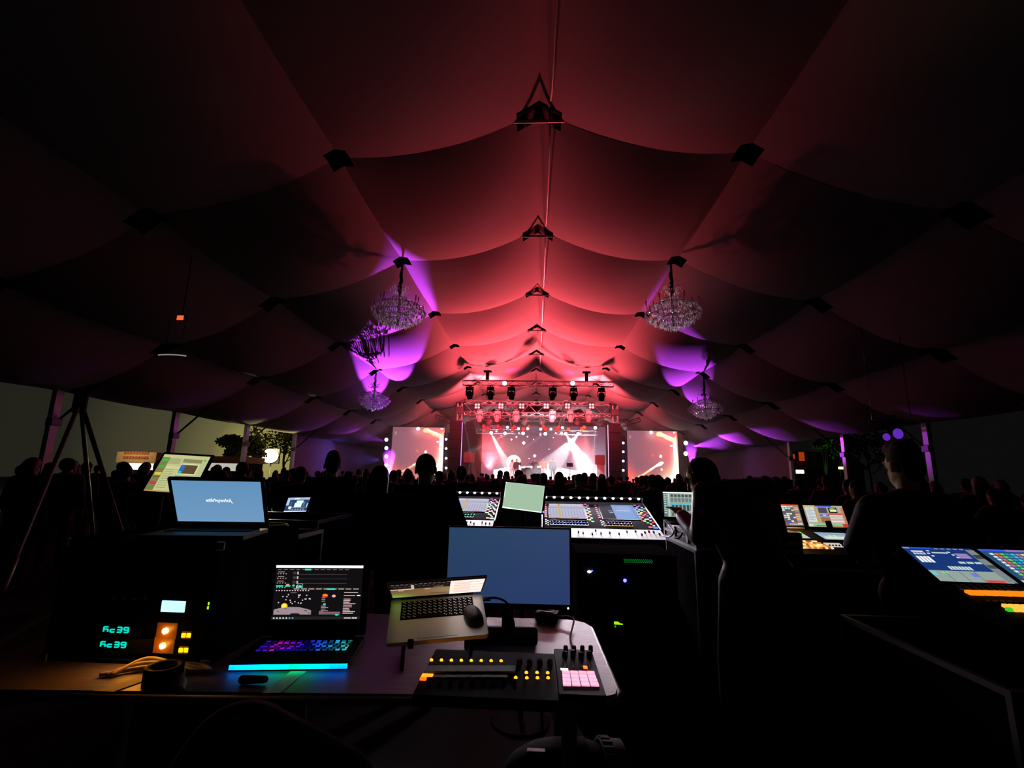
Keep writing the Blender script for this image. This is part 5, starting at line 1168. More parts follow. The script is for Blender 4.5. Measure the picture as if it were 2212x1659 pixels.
mb = MB(); p = at(1174, 1106, 3.40); mb.ball(p, .006, 8, 6); mb.cyl(p, (p.x, p.y + .02, 1.2), .004); mb.cyl((p.x, p.y + .02, 1.2), (p.x, p.y + .02, .0), .012)
bl = thing('signal_light', 'tiny blue signal light on a thin rod beside the pale green screen', 'light', loc=(p.x, p.y, 0))
mb = MB(); mb.ball((0, 0, p.z), .007, 8, 6); obj('blue_lamp', mb, glow((60, 90, 255), 5.0), bl, smooth=True); mb = MB(); mb.cyl((0, .012, 0), (0, .012, p.z), .006); obj('rod', mb, BLACK, bl)
# silver flight case with the second screen
flight_case('tall dark case standing under the silver flight case', 1.12, 1.85, 3.52, 4.28, 0, 1.145)
t = thing('flight_case', 'flat silver flight case with blue-grey panels under the leaning man\'s hand', 'case', loc=(1.46, 3.86, 1.147)); SP = mat('silver_edge', (.75, .75, .78), .4, .3); BP = mat('blue_grey_laminate', (.16, .18, .26), .5)
mb = MB(); mb.span((-.345, -.40, .004), (.345, .40, .135)); obj('body', mb, BP, t)
mb = MB()
for z in (.012, .068, .125):
    mb.box((-.348, 0, z), (.012, .81, .020)); mb.box((0, -.403, z), (.69, .012, .020)); mb.box((.348, 0, z), (.012, .81, .02))
for y in (-.40, .40): mb.box((-.348, y, .069), (.014, .03, .135)); mb.box((.348, y, .069), (.014, .03, .135))
mb.span((-.35, -.406, .130), (.35, .406, .139)); obj('edge_frame', mb, SP, t)
mb = MB(); mb.box((-.352, .12, .068), (.012, .07, .10)); mb.box((-.352, -.22, .068), (.012, .05, .08)); obj('latch', mb, SP, t, bevel=.003)
mb = MB(); mb.tube(bez([(-.353, -.12, .09), (-.375, -.10, .05), (-.375, .0, .045), (-.353, .03, .09)], 5), .007, 6); obj('handle', mb, BLACK, t)
c = at(1433, 1057, 3.95); d = at(1519, 1060, 3.95); W_ = d.x - c.x; H_ = .215
LM2 = frame(((c.x + d.x) / 2, 3.95, c.z - H_), (1, 0, 0), (0, 1, 0))
def meter_pic(ld, M):
    S = [('r', 0, 0, 1, .05, (235, 240, 236, 1.2)), ('r', 0, .05, .09, 1, (90, 120, 120))] + [('r', .015, .1 + .09 * i, .075, .14 + .09 * i, (205, 215, 205)) for i in range(9)] + [('r', .14, .08, .16, 1, (225, 235, 225))]
    S += [('r', .2 + .1 * i, .10, .27 + .1 * i, .2, (70, 84, 84)) for i in range(8)] + [('r', .2 + .1 * i, .25, .27 + .1 * i, .40, (110, 124, 118)) for i in range(8)]
    S += [('r', .12 + .1 * i, .46 + (.05 if i % 3 == 0 else 0), .20 + .1 * i, (.56, .70, .52)[i % 3], (60, 205, 245)) for i in (0, 1, 2, 4, 5, 7)] + [('r', .22 + .1 * i, .52, .29 + .1 * i, .76, (66, 78, 76)) for i in range(7)] + [('r', .2 + .1 * i, .82, .27 + .1 * i, .97, (96, 108, 104)) for i in range(8)]
    picture('screen', W_ - .02, H_ - .02, (150, 168, 158), S, 1.0, ld, M)
laptop('laptop showing grey and cyan level meters on the silver case beside the leaning man', T((c.x + d.x) / 2, 3.99, 1.288), W_, .22, 97, W_ - .02, H_ - .02, .022, BLACK, BLACK, meter_pic)
mb = MB(); mb.tube(bez([tuple(at(1449, 1133, 3.9) + Vector((-.02, 0, 0))), tuple(at(1455, 1150, 3.6)), tuple(at(1445, 1160, 3.7)), tuple(at(1434, 1158, 3.95))], 6), .006, 6)
tag(obj('blue_cable', mb, mat('blue_cable', (.08, .12, .5), .5), smooth=True), 'thin blue cable hanging down the side of the silver flight case', 'cable')
mb = MB(); c = at(1440, 1110, 4.0); mb.span((1.16, 3.72, 1.287), (1.42, 3.94, 1.305)); tag(obj('equipment_bag', mb, SOFTBLACK, bevel=.006), 'flat black pouch on the silver flight case in front of its laptop', 'pouch')

# ---- lighting console with two upright screens
LT_ = thing('lighting_console', 'lighting console with two upright screens and rows of amber keys, on the right', 'lighting console', frame((2.0, 3.86, 1.10), (1, .02, 0), (0, .97, .235)))
LMx = LT_.matrix_basis.copy()
mb = MB(); mb.xprism([(-.02, -.10), (-.02, -.003), (.56, -.003), (.60, -.10)], -.04, .84); obj('chassis', mb, BLACK, LT_, bevel=.01)
def lc_pic1():
    S = [('r', 0, 0, 1, .045, (235, 70, 40, 1.2))]; rr = random.Random(5)
    for r in range(9):
        y = .07 + .085 * r
        for c_ in range(11):
            if rr.random() < (.8 if r < 2 else .42): S.append(('r', .02 + .077 * c_, y, .085 + .077 * c_, y + .06, rr.choice([(240, 240, 235), (190, 225, 225), (240, 240, 235), (235, 205, 195)])))
    S += [('r', .86, .05 + .08 * i, .98, .11 + .08 * i, rr.choice([(205, 180, 170), (150, 130, 125), (230, 180, 120)])) for i in range(11)] + [('r', .04 + .07 * i, .9, .09 + .07 * i, .98, (215, 70, 80)) for i in range(8)] + [('r', .62, .82, .70, .87, (80, 90, 240)), ('r', .72, .83, .82, .86, (240, 130, 90)), ('r', .64, .9, .98, .94, (235, 225, 215))]
    return S
def lc_pic2():
    S = [('r', 0, 0, .3, .05, (225, 205, 90)), ('r', .3, 0, .72, .05, (60, 70, 235)), ('r', .04, .08, .26, .78, (205, 215, 218)), ('r', .27, .06, .30, .85, (200, 150, 60)), ('r', .36, .09, .58, .36, (74, 72, 82)), ('r', .62, .09, .84, .34, (30, 30, 30)), ('e', .73, .17, .09, .06, (60, 205, 70)), ('e', .73, .15, .05, .03, (240, 140, 60)), ('r', .66, .2, .82, .28, (225, 235, 200)),
         ('r', .36, .42, .60, .50, (80, 90, 235)), ('e', .48, .46, .05, .02, (220, 225, 255)), ('r', .36, .55, .60, .80, (150, 110, 70)), ('r', .58, .36, 1, .42, (205, 70, 50))]
    S += [('r', .06, .12 + .055 * i, .06 + (.12 + .05 * (i % 3)), .14 + .055 * i, (150, 158, 165)) for i in range(11)] + [('r', .60, .46 + .065 * i, .93, .49 + .065 * i, (235, 190, 200) if i % 2 else (240, 235, 235)) for i in range(6)] + [('r', .94, .1, 1, .98, (190, 120, 90)), ('r', .05, .86, .86, .93, (120, 205, 150)), ('r', .2, .93, .7, .965, (110, 76, 40)), ('r', .02, .86, .12, .98, (205, 215, 205)), ('r', .86, .84, 1, 1, (190, 60, 50)), ('r', .6, .93, .84, .98, (170, 120, 70))]
    return S
for nm, o_, pc, bg_ in (('a', (2.008, 4.403, 1.250), lc_pic1(), (92, 92, 94)), ('b', (2.392, 4.411, 1.247), lc_pic2(), (176, 164, 140))):
    q = LMx.inverted() @ frame(o_, (1, .03, 0), (-.05, .36, .93)) @ T(.1725, .095, 0)
    mb = MB(); mb.box((0, 0, -.012), (.372, .225, .022)); h = obj('screen_housing', mb, BLACK, LT_, q, bevel=.004); picture('screen', .345, .19, bg_, pc, 1.05, h, T(0, 0, .0005))
mb = MB(); mb.cyl((.18, .55, -.02), (.18, .60, .05), .03); mb.cyl((.58, .55, -.02), (.58, .60, .05), .03); obj('screen_arm', mb, BLACK, LT_)
def quad_on(px0, py0, px1, py1, MP_): a = onplane(px0, py0, MP_); b = onplane(px1, py1, MP_); return a, b
def lscreen(t, MP_, px0, py0, px1, py1, bg_, S, st_=1.0, hz=.004):
    (xa, ya), (xb, yb) = quad_on(px0, py0, px1, py1, MP_); W2, H2 = abs(xb - xa), abs(yb - ya); M_ = T((xa + xb) / 2, (ya + yb) / 2, hz)
    mb = MB(); mb.box((0, 0, -.003), (W2 + .012, H2 + .012, .006)); h = obj('screen_frame', mb, BLACK, t, M_); picture('screen', W2, H2, bg_, S, st_, h, T(0, 0, .0004)); return W2, H2
lscreen(LT_, LMx, 1652, 1148, 1751, 1164, (200, 205, 196), [('r', 0, 0, .5, 1, (240, 225, 170)), ('r', .0, .3, .5, .34, (190, 150, 90)), ('r', 0, .64, .5, .68, (190, 150, 90)), ('r', .24, 0, .255, 1, (150, 110, 70)), ('r', .5, .2, .78, 1, (100, 115, 140)), ('r', .78, 0, 1, .5, (140, 215, 110)), ('r', .8, .6, .86, .9, (120, 130, 130)), ('l', .45, .1, .85, .45, .012, (40, 50, 56))], 1.0)
lscreen(LT_, LMx, 1758, 1151, 1852, 1168, (158, 182, 200), [('r', .1, .55, .85, .9, (205, 220, 215)), ('r', .3, .35, .38, .85, (222, 226, 160)), ('r', .46, .35, .54, .85, (222, 226, 160)), ('r', .0, .1, 1, .3, (130, 160, 190)), ('r', .86, .2, .9, .8, (110, 130, 150))], 1.0)
rr = random.Random(9); WK = [glow((255, 190, 90), .9), glow((255, 220, 150), 1.1), glow((235, 130, 60), .7), glow((190, 100, 40), .5)]  # golden lamp light on the keys put in as glow
for r in range(5):
    for i in range(17):
        (xa, ya) = onplane(1664 + 9.0 * r + 6.1 * i, 1168.5 + 3.6 * r + .13 * i, LMx); mb = MB(); mb.span((xa - .009, ya - .008, -.002), (xa + .009, ya + .008, .008)); obj('key', mb, rr.choice(WK), LT_)
for (p0, q0, p1, q1) in ((1778, 1173, 1826, 1182), (1836, 1176, 1866, 1184)):
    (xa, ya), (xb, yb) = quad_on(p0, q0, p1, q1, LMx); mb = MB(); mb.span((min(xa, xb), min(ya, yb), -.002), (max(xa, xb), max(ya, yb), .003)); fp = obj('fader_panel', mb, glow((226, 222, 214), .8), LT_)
    for i in range(5): x = xa + (xb - xa) * (i + .5) / 5; mb = MB(); mb.span((x - .004, ya + (yb - ya) * .75, .003), (x + .004, ya + (yb - ya) * .9, .012)); obj('fader', mb, BLACK, fp)
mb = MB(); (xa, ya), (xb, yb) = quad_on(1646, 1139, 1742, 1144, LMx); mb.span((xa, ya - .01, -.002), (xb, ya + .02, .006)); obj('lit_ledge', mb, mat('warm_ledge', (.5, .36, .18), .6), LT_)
l = bpy.data.lights.new('console_lamp', 'AREA'); l.size = .25; l.energy = 1.2; l.color = (1, .62, .25); o = bpy.data.objects.new('console_lamp', l); COL.objects.link(o); o.parent = LT_; o.matrix_basis = T(.2, .5, .10) @ RX(-40)
flight_case('dark case carrying the lighting console with upright screens', 1.95, 2.90, 3.86, 4.42, 0, .985)
# ---- the nearer console with the tilted blue screens
NM = frame((1.726, 2.22, 1.222), (1, -.06, .005), (.06, .89, .45)); NT = thing('lighting_console', 'nearer lighting console with tilted dark blue screens and orange keys at the right edge', 'lighting console', NM)
def near1():
    S = [('r', 0, 0, .22, .045, (120, 150, 255)), ('r', .1, 0, .42, .045, (40, 80, 235)), ('r', 0, .045, .95, .70, (26, 56, 122))] + [('r', .45 + .09 * i, .015, .51 + .09 * i, .05, (130, 145, 165)) for i in range(5)]
    S += [('r', .07, .11, .24, .15, (225, 235, 235))] + [('r', .07 + .045 * i, .17, .105 + .045 * i, .23, (205, 215, 220)) for i in range(4)] + [('r', .05 + .05 * i, .28, .09 + .05 * i, .47, (238, 242, 245, 1.1)) for i in range(4)]
    S += [('r', x, y, x + .04, y + .035, (235, 238, 240)) for x, y in ((.30, .09), (.27, .17), (.29, .25), (.58, .12), (.60, .2), (.62, .28))] + [('r', .35 + .032 * i, .14, .375 + .032 * i, .185, (215, 222, 228)) for i in range(7)]
    S += [('r', .66, .17, .83, .32, (170, 140, 190)), ('r', .66, .21, .83, .22, (120, 90, 160)), ('r', .66, .26, .83, .27, (120, 90, 160))] + [('r', .56 + .11 * i, .42, .65 + .11 * i, .48, (190, 215, 210)) for i in range(3)] + [('r', .33 + .045 * i, .57, .365 + .045 * i, .67, (200, 225, 222)) for i in range(7)]
    S += [('r', 0, .70, .95, 1, (150, 168, 162)), ('r', .0, .72, .07, .84, (120, 205, 205)), ('r', .16, .73, .24, .78, (130, 225, 150)), ('r', .52, .75, .60, .86, (110, 130, 225)), ('r', .62, .93, .86, 1, (215, 80, 80)), ('r', .20, .7, .21, 1, (96, 110, 108)), ('r', .40, .7, .41, 1, (96, 110, 108)), ('r', .60, .7, .61, 1, (96, 110, 108)), ('r', .88, .05, 1, .98, (128, 138, 142)), ('r', .89, .2, 1, .32, (60, 68, 74)), ('r', .89, .5, 1, .6, (70, 78, 84))]
    return S
def near2(seed):
    rr = random.Random(seed); S = [('r', 0, 0, .5, .06, (60, 90, 235)), ('r', .5, 0, 1, .06, (150, 120, 200))]
    pal = [(240, 240, 240), (235, 110, 80), (110, 210, 100), (50, 150, 190), (60, 205, 225), (200, 120, 200), (240, 225, 120)]
    for r in range(9):
        for c_ in range(9): S.append(('r', .12 + .095 * c_, .12 + .085 * r, .19 + .095 * c_, .175 + .085 * r, pal[(c_ + (r > 4) * rr.randint(0, 2)) % 7]))
    return S + [('r', 0, .9, 1, 1, (205, 195, 160))]
H1 = .286 * .87 * .98
for i, x in enumerate((0, .325, .57)):
    wv = .30 if i == 0 else .225 if i == 1 else .225
    mb = MB(); mb.box((wv / 2, H1 / 2, -.010), (wv + .018, H1 + .02, .018)); h = obj('screen_housing', mb, BLACK, NT, T(x, 0, 0), bevel=.003); picture('screen', wv, H1, (30, 60, 120) if i == 0 else (40, 84, 120), near1() if i == 0 else near2(i), .95, h, T(wv / 2, H1 / 2, .0006))
mb = MB(); mb.span((-.02, -.01, -.07), (.82, H1 + .015, -.02)); obj('chassis', mb, BLACK, NT, bevel=.008)
NP = frame(NM @ Vector((0, -.012, 0)), (1, -.06, .005), (.06, .97, .16)); Ni = NM.inverted()
mb = MB(); mb.span((-.02, -.34, -.05), (.82, .0, -.004)); obj('key_deck', mb, BLACK, NT, Ni @ NP, bevel=.008)
ORK = [glow((255, 140, 20), 1.0), glow((235, 110, 10), .8), glow((255, 190, 70), 1.1)]
def nkey(px, py, w_, h_, m_, z=.008):
    x, y = onplane(px, py, NP); mb = MB(); mb.span((-w_ / 2, -h_ / 2, -.004), (w_ / 2, h_ / 2, z)); obj('key', mb, m_, NT, Ni @ NP @ T(x, y, 0), bevel=.0015)
for i in range(5): nkey(2104 + 31 * i, 1281.5 + .8 * i, .050, .030, ORK[0])
for i in range(5): nkey(2172 + 14 * i, 1310 + .5 * i, .018, .014, ORK[2]); nkey(2180 + 14 * i, 1318 + .5 * i, .018, .014, glow((60, 205, 40), 1.0) if i == 0 else ORK[2])
for r in range(3):
    for i in range(10): nkey(2064 + 17 * i + 6 * r, 1265 + 4 * r + .3 * i, .020, .010, mat('dim_brown_key', (.20, .13, .07), .5), .004)
for i in range(8): nkey(2130 + 16 * i, 1296 + .4 * i, .019, .014, mat('dim_brown_key', (.20, .13, .07), .5), .004)
flight_case('long dark case at the right edge carrying the blue-screened lighting console', 1.50, 3.0, 1.72, 2.58, 0, .99, edge=mat('dull_edge', (.10, .095, .10), .5, .5))
for x in (1.80, 2.45):
    mb = MB(); mb.box((x, 2.25, 1.065), (.06, .34, .145)); o = obj('riser_block', mb, BLACK); tag(o, ('left' if x < 2 else 'right') + ' black block propping up the nearer blue-screened console', 'block')
mb = MB(); mb.tube(bez([tuple(at(1997, 1143, 3.3)), tuple(at(2040, 1158, 3.1)), tuple(at(2100, 1172, 2.9)), tuple(at(2170, 1186, 2.7))], 6), .004, 5); p = at(1997, 1143, 3.3); mb.cyl((p.x, p.y, p.z), (p.x, p.y, 0), .012)
tag(obj('lamp_rod', mb, STEEL, smooth=True), 'thin curved rod arching over the tilted blue screens beside the big man', 'rod')
flight_case('low dark case on the floor right of the desk with a dull brown top', 1.25, 2.35, 1.15, 1.66, 0, .62, mat('brown_lid', (.16, .12, .115), .7), mat('dull_edge', (.10, .095, .10), .5, .5))

# ---- left side: yellowish monitor, tablet, cases, tripod
A_ = at(356, 981, 4.7); B_ = at(455, 987, 4.7); W_ = (B_ - A_).length; YM = frame(A_, B_ - A_, (.0, .44, .90)) @ T(W_ / 2, -.20, 0)
t = thing('monitor', 'tilted monitor with a yellowish mixing display behind the blue-screened laptop', 'monitor', YM)
mb = MB(); mb.box((0, 0, -.013), (W_ + .05, .45, .024)); obj('housing', mb, BLACK, t, bevel=.004)
S = [('r', 0, 0, 1, .07, (200, 198, 140)), ('r', 0, .08, .17, 1, (128, 122, 84)), ('r', .18, .1, .42, 1, (196, 200, 142)), ('r', .18, .1, .42, .26, (170, 172, 120)), ('r', .18, .33, .98, .37, (222, 210, 130)), ('r', .47, .10, .88, .20, (136, 136, 92)), ('r', .47, .24, .86, .52, (226, 230, 190)), ('r', .48, .26, .58, .50, (40, 110, 170)), ('r', .58, .26, .84, .50, (92, 74, 46)), ('e', .52, .46, .03, .03, (60, 210, 170)), ('e', .53, .31, .025, .03, (110, 90, 210)), ('r', .47, .56, .86, .68, (134, 138, 92)), ('r', .88, .1, .98, .7, (186, 194, 140)), ('e', .93, .12, .03, .025, (90, 190, 70)), ('r', 0, .97, 1, 1, (190, 150, 60))]
S += [('r', .03, .12, .15, .19, (60, 190, 50)), ('r', .03, .3, .15, .38, (60, 180, 50)), ('r', .02, .5, .16, .57, (226, 200, 60)), ('r', .02, .6, .16, .64, (120, 100, 60)), ('r', .02, .74, .16, .82, (206, 60, 56)), ('r', .03, .88, .15, .92, (70, 150, 50))] + [('r', .2, .40 + .06 * i, .40, .42 + .06 * i, (156, 160, 110)) for i in range(9)]
picture('screen', W_, .40, (190, 196, 138), S, 1.0, t, T(0, 0, .0006)); yi = YM.inverted()
mb = MB(); b = YM.translation; c = Vector((b.x, b.y + .14, b.z - .1)); mb.cyl((0, 0, -.02), yi @ c, .02); mb.cyl(yi @ c, yi @ Vector((c.x, c.y, .012)), .025); obj('pole', mb, BLACK, t)
mb = MB(); gr = yi.to_3x3(); mb.lathe([(.25, 0), (.25, .012), (.03, .02)], yi @ Vector((c.x, c.y, 0)), 20, gr); obj('foot', mb, BLACK, t)
p0, p1 = at(363, 950, 4.9), at(358, 985, 4.9); t2 = thing('antenna_pole', 'thin pale upright pole rising behind the yellowish monitor', 'pole', loc=(p0.x, 4.95, 0)); mb = MB(); mb.cyl((0, 0, .01), (0, 0, p0.z), .011); obj('pole', mb, STEEL, t2); mb = MB(); mb.lathe([(.16, 0), (.16, .012), (.02, .02)], n=16); obj('foot', mb, BLACK, t2)
flight_case('tall dark case with violet-lit top edge holding the small tablet', -2.55, -1.54, 3.42, 4.08, 0, 1.285)
flight_case('dark case with steel edges and folded cable on top, behind the rack case', -2.10, -1.36, 2.62, 3.12, 0, 1.262)
mb = MB()
for i in range(4): mb.tube(bez([(-1.75 + .02 * i, 2.72, 1.272 + .014 * i), (-1.50, 2.70 + .015 * i, 1.272 + .014 * i), (-1.44, 2.80, 1.272 + .014 * i), (-1.55, 2.86 + .01 * i, 1.272 + .014 * i), (-1.8, 2.84, 1.272 + .014 * i), (-1.86, 2.76, 1.272 + .014 * i), (-1.75, 2.72, 1.274 + .014 * i)], 5), .008, 6)
tag(obj('coiled_cable', mb, mat('grey_cable', (.2, .19, .2), .5), smooth=True), 'flat coil of grey cable lying on the case behind the rack', 'cable')
TM = frame(at(642, 1090, 3.80), (1, .06, .04), (-.02, .55, .83)); t = thing('tablet', 'small tablet with white blocks on a navy screen, propped on the violet-edged case', 'tablet', TM)
mb = MB(); mb.prism(rrect(-.096, -.07, .096, .07, .010), -.009, 0); obj('case', mb, BLACK, t, bevel=.002)
S = [('r', 0, 0, 1, .16, (168, 190, 225)), ('r', .3, .02, .55, .13, (220, 230, 250)), ('r', 0, .16, .12, .55, (190, 200, 235)), ('r', .44, .22, .74, .40, (226, 250, 244, 1.1)), ('r', .38, .38, .70, .70, (220, 250, 238, 1.1)), ('r', .15, .62, .28, .78, (226, 240, 250, 1.1)), ('r', .3, .68, .9, .71, (180, 195, 225)), ('r', 0, .93, 1, 1, (215, 225, 250, 1.1)), ('r', .93, .4, .97, .7, (205, 225, 235)), ('r', .76, .3, .84, .62, (80, 120, 140)), ('r', .2, .3, .24, .55, (80, 130, 140))] + [('r', .2 + .12 * i, .78, .28 + .12 * i, .90, (120, 136, 172)) for i in range(6)]
picture('screen', .176, .128, (40, 66, 104), S, 1.05, t, T(0, 0, .0006)); mb = MB(); q = TM.inverted() @ Vector((TM.translation.x, TM.translation.y + .07, 1.287)); mb.box(((0 + q.x) / 2, q.y / 2 + .01, q.z / 2 - .004), (.12, .012, .10)); mb.cyl((0, .0, -.01), q, .012); mb.cyl((0, -.06, -.008), (q.x, q.y - .0, q.z), .008); obj('stand', mb, BLACK, t)
DST = mat('dark_stand', (.09, .085, .085), .5, .5)
ts = thing('tripod_stand', 'tall thin tripod stand at the left with long splayed legs', 'tripod', loc=(-3.0, 3.05, 0)); top = at(174, 866, 3.05)
for (px, py, Y) in ((35, 1200, 2.55), (262, 1146, 3.25)):
    a = top; b = at(px, py, Y); d = (b - a); b = a + d * (a.z / -d.z); mb = MB(); mb.cyl(a - ts.location, b - ts.location, .014, .012, n=8); mb.cyl(a + (b - a) * .45 - ts.location, a + (b - a) * .60 - ts.location, .018, n=8); obj('leg', mb, DST, ts, smooth=True)
mb = MB(); mb.cyl(top - ts.location, Vector((top.x - .3, 4.0, 0)) - ts.location, .013); obj('leg', mb, DST, ts); mb = MB(); mb.cyl(top - ts.location - Vector((0, 0, .08)), top - ts.location + Vector((0, 0, .05)), .04, n=12); mb.box(top - ts.location + Vector((0, 0, .06)), (.14, .05, .02)); obj('head', mb, BLACK, ts)
# red lamp up on the left, hung from the roof
p = at(393, 688, 10.5); t = thing('warning_lamp', 'small glowing red lamp hanging in the dark upper left', 'lamp', loc=p); mb = MB(); mb.box((0, 0, 0), (.20, .10, .15)); obj('housing', mb, BLACK, t, bevel=.02); mb = MB(); mb.box((0, -.055, 0), (.16, .02, .11)); obj('lens', mb, glow((255, 60, 30), 3.0), t, bevel=.02); mb = MB(); mb.cyl((0, 0, .07), (0, 0, 1.6), .012); obj('cable', mb, BLACK, t)
p = at(372, 767, 11.0); t = thing('glint_strip', 'thin pale added strip standing in for an edge glint under the left roof', 'lamp', loc=p); mb = MB(); mb.tube(bez([(-.36, 0, .0), (-.1, 0, .012), (.2, 0, .0), (.36, 0, -.02)]), .016, 6); obj('tube', mb, glow((150, 140, 140), .8), t); mb = MB(); mb.cyl((-.2, 0, 0), (-.2, 0, 1.0), .006); mb.cyl((.2, 0, 0), (.2, 0, 1.0), .006); obj('hanger', mb, BLACK, t)  # glowing tube added to give the highlight of a roof edge

# ---- foreground: chair and backpack
ch = thing('office_chair', 'dark office chair with rounded backrest pushed up to the desk front', 'chair', loc=(-.66, 1.06, 0)); CB = mat('chair_fabric', (.020, .020, .021), .9, noise=(70, .35))
mb = MB(); mb.prism(rrect(-.21, -.26, .21, .26, .11, 8), -.03, .03); obj('backrest', mb, CB, ch, T(.085, -.02, .86) @ RZ(22) @ RX(80) @ RZ(-30), bevel=.025, seg=4)
mb = MB(); mb.prism(rrect(-.24, -.2, .24, .24, .09), .52, .59); obj('seat', mb, CB, ch, bevel=.02); mb = MB(); mb.cyl((0, 0, .1), (0, 0, .52), .03); obj('gas_column', mb, STEEL, ch); mb = MB(); mb.tube([(0, -.18, .55), (.02, -.24, .62), (.05, -.06, .80)], .02, 8); obj('back_post', mb, BLACK, ch)
for i in range(5):
    a = 2 * math.pi * i / 5; mb = MB(); mb.cyl((0, 0, .11), (.28 * math.cos(a), .28 * math.sin(a), .07), .022, .016); lg_ = obj('leg', mb, BLACK, ch); mb = MB(); mb.cyl((.28 * math.cos(a), .28 * math.sin(a) - .012, .032), (.28 * math.cos(a), .28 * math.sin(a) + .012, .032), .03, n=12); obj('castor', mb, RUBBER, lg_)
bt = at(1200, 1600, 1.28); st = thing('stool', 'low black stool under the desk corner with a backpack on it', 'stool', loc=(.14, 2.06, 0))
mb = MB(); mb.prism(rrect(-.24, -.17, .24, .17, .05), .36, .40); obj('seat', mb, BLACK, st, bevel=.008)
for sx_ in (-1, 1):
    for sy_ in (-1, 1): mb = MB(); mb.cyl((sx_ * .2, sy_ * .13, .37), (sx_ * .23, sy_ * .155, 0), .016); obj('leg', mb, BLACK, st)
bp = thing('backpack', 'black backpack with ribbed grey straps resting on the stool under the desk', 'backpack', loc=(.14, 2.06, .402)); BPM = mat('backpack_nylon', (.006, .006, .0065), .85, spec=.05, noise=(50, .3))
mb = MB(); mb.ball((0, 0, .11), (.25, .155, .11), 20, 12); obj('body', mb, BPM, bp, smooth=True)
for x0, m_ in ((.16, mat('grey_strap', (.10, .105, .11), .8)), (.02, BPM)):
    P = [(x0 - .01, .11, .17), (x0 + .0, .04, .215), (x0 + .012, -.05, .212), (x0 + .03, -.13, .15), (x0 + .04, -.175, .06)]; c_ = bez(P, 6); mb = MB(); mb.loft([[p + Vector((-.042, 0, 0)), p + Vector((-.042, 0, .008)), p + Vector((.042, 0, .008)), p + Vector((.042, 0, 0))] for p in c_])
    for i in range(1, len(c_) - 1, 2): mb.box(c_[i] + Vector((-.02, 0, .011)), (.036, .012, .008))
    obj('strap', mb, m_, bp)
mb = MB(); mb.span((-.16, -.06, .185), (-.09, -.03, .212)); obj('buckle', mb, mat('grey_buckle', (.07, .06, .065), .6), bp, bevel=.004)

# ================================================================== OUTSIDE THE TENT
def tree(label, loc, crown, h, n, seed, lm, group=None, dens=.10):
    rr = random.Random(seed); t = thing('tree', label, 'tree', loc=loc, group=group)
    mb = MB(); mb.tube(bez([(0, 0, 0), (.08, .05, h * .3), (-.05, 0, h * .6), (0, 0, h)], 4), [.14 - .006 * i for i in range(13)], 8)
    for i in range(6): a = rr.random() * 6.28; mb.cyl((0, 0, h * (.45 + .08 * i)), (crown[0] * .6 * math.cos(a), crown[1] * .6 * math.sin(a), h + crown[2] * (rr.random() - .4)), .05, .015, n=6)
    obj('trunk', mb, mat('bark', (.05, .035, .025), .9), t, smooth=True); mb = MB()
    blobs = [(rr.uniform(-.7, .7), rr.uniform(-.7, .7), rr.uniform(-.6, .7), rr.uniform(.28, .5)) for _ in range(16)]
    for _ in range(n):
        bx, by, bz, br = rr.choice(blobs); th = rr.random() * 6.28; ph = math.acos(rr.uniform(-1, 1)); q = br * (rr.random() ** .4)
        p = Vector(((bx + q * math.sin(ph) * math.cos(th)) * crown[0], (by + q * math.sin(ph) * math.sin(th)) * crown[1], h + (bz + q * math.cos(ph)) * crown[2])); s = dens * rr.uniform(.6, 1.3)
        R_ = Matrix.Rotation(rr.random() * 6.28, 3, Vector((rr.random() - .5, rr.random() - .5, rr.random() - .5)).normalized()); a, b = R_ @ Vector((s, 0, 0)), R_ @ Vector((0, s * .6, 0)); mb.add([p - a, p - b, p + a, p + b], [(0, 1, 2, 3)])
    obj('foliage', mb, lm, t); return t
LEAF = mat('leaf_green', (.05, .075, .025), .7, noise=(4, .4)); LEAFY = mat('leaf_floodlit_tint', (.30, .30, .07), .7, noise=(4, .4))  # LEAFY has the floodlight's yellow light put into its colour
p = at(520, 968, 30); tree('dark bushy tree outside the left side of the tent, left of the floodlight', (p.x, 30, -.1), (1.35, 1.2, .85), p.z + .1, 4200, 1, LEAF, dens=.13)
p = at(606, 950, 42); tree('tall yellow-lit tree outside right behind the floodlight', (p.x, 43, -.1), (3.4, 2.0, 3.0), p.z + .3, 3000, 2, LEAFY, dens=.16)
p = at(585, 985, 34); t = thing('floodlight', 'blinding yellow floodlight on a mast outside the left of the tent', 'floodlight', loc=(p.x, 34, 0)); mb = MB(); mb.cyl((0, .1, -.1), (0, .1, p.z + .3), .05); obj('mast', mb, STEEL, t); mb = MB(); mb.box((0, 0, p.z), (1.35, .16, 1.1)); h = obj('housing', mb, BLACK, t, bevel=.03); mb = MB(); mb.ball((0, -.12, p.z), (.62, .12, .50), 18, 12); obj('lens', mb, glow((255, 246, 180), 14.0), h, smooth=True)
l = bpy.data.lights.new('floodlight_light', 'POINT'); l.energy = 3000; l.color = (1, .86, .40); l.shadow_soft_size = .3; o = bpy.data.objects.new('floodlight_light', l); COL.objects.link(o); o.location = (p.x + .2, 33.6, p.z + .2)
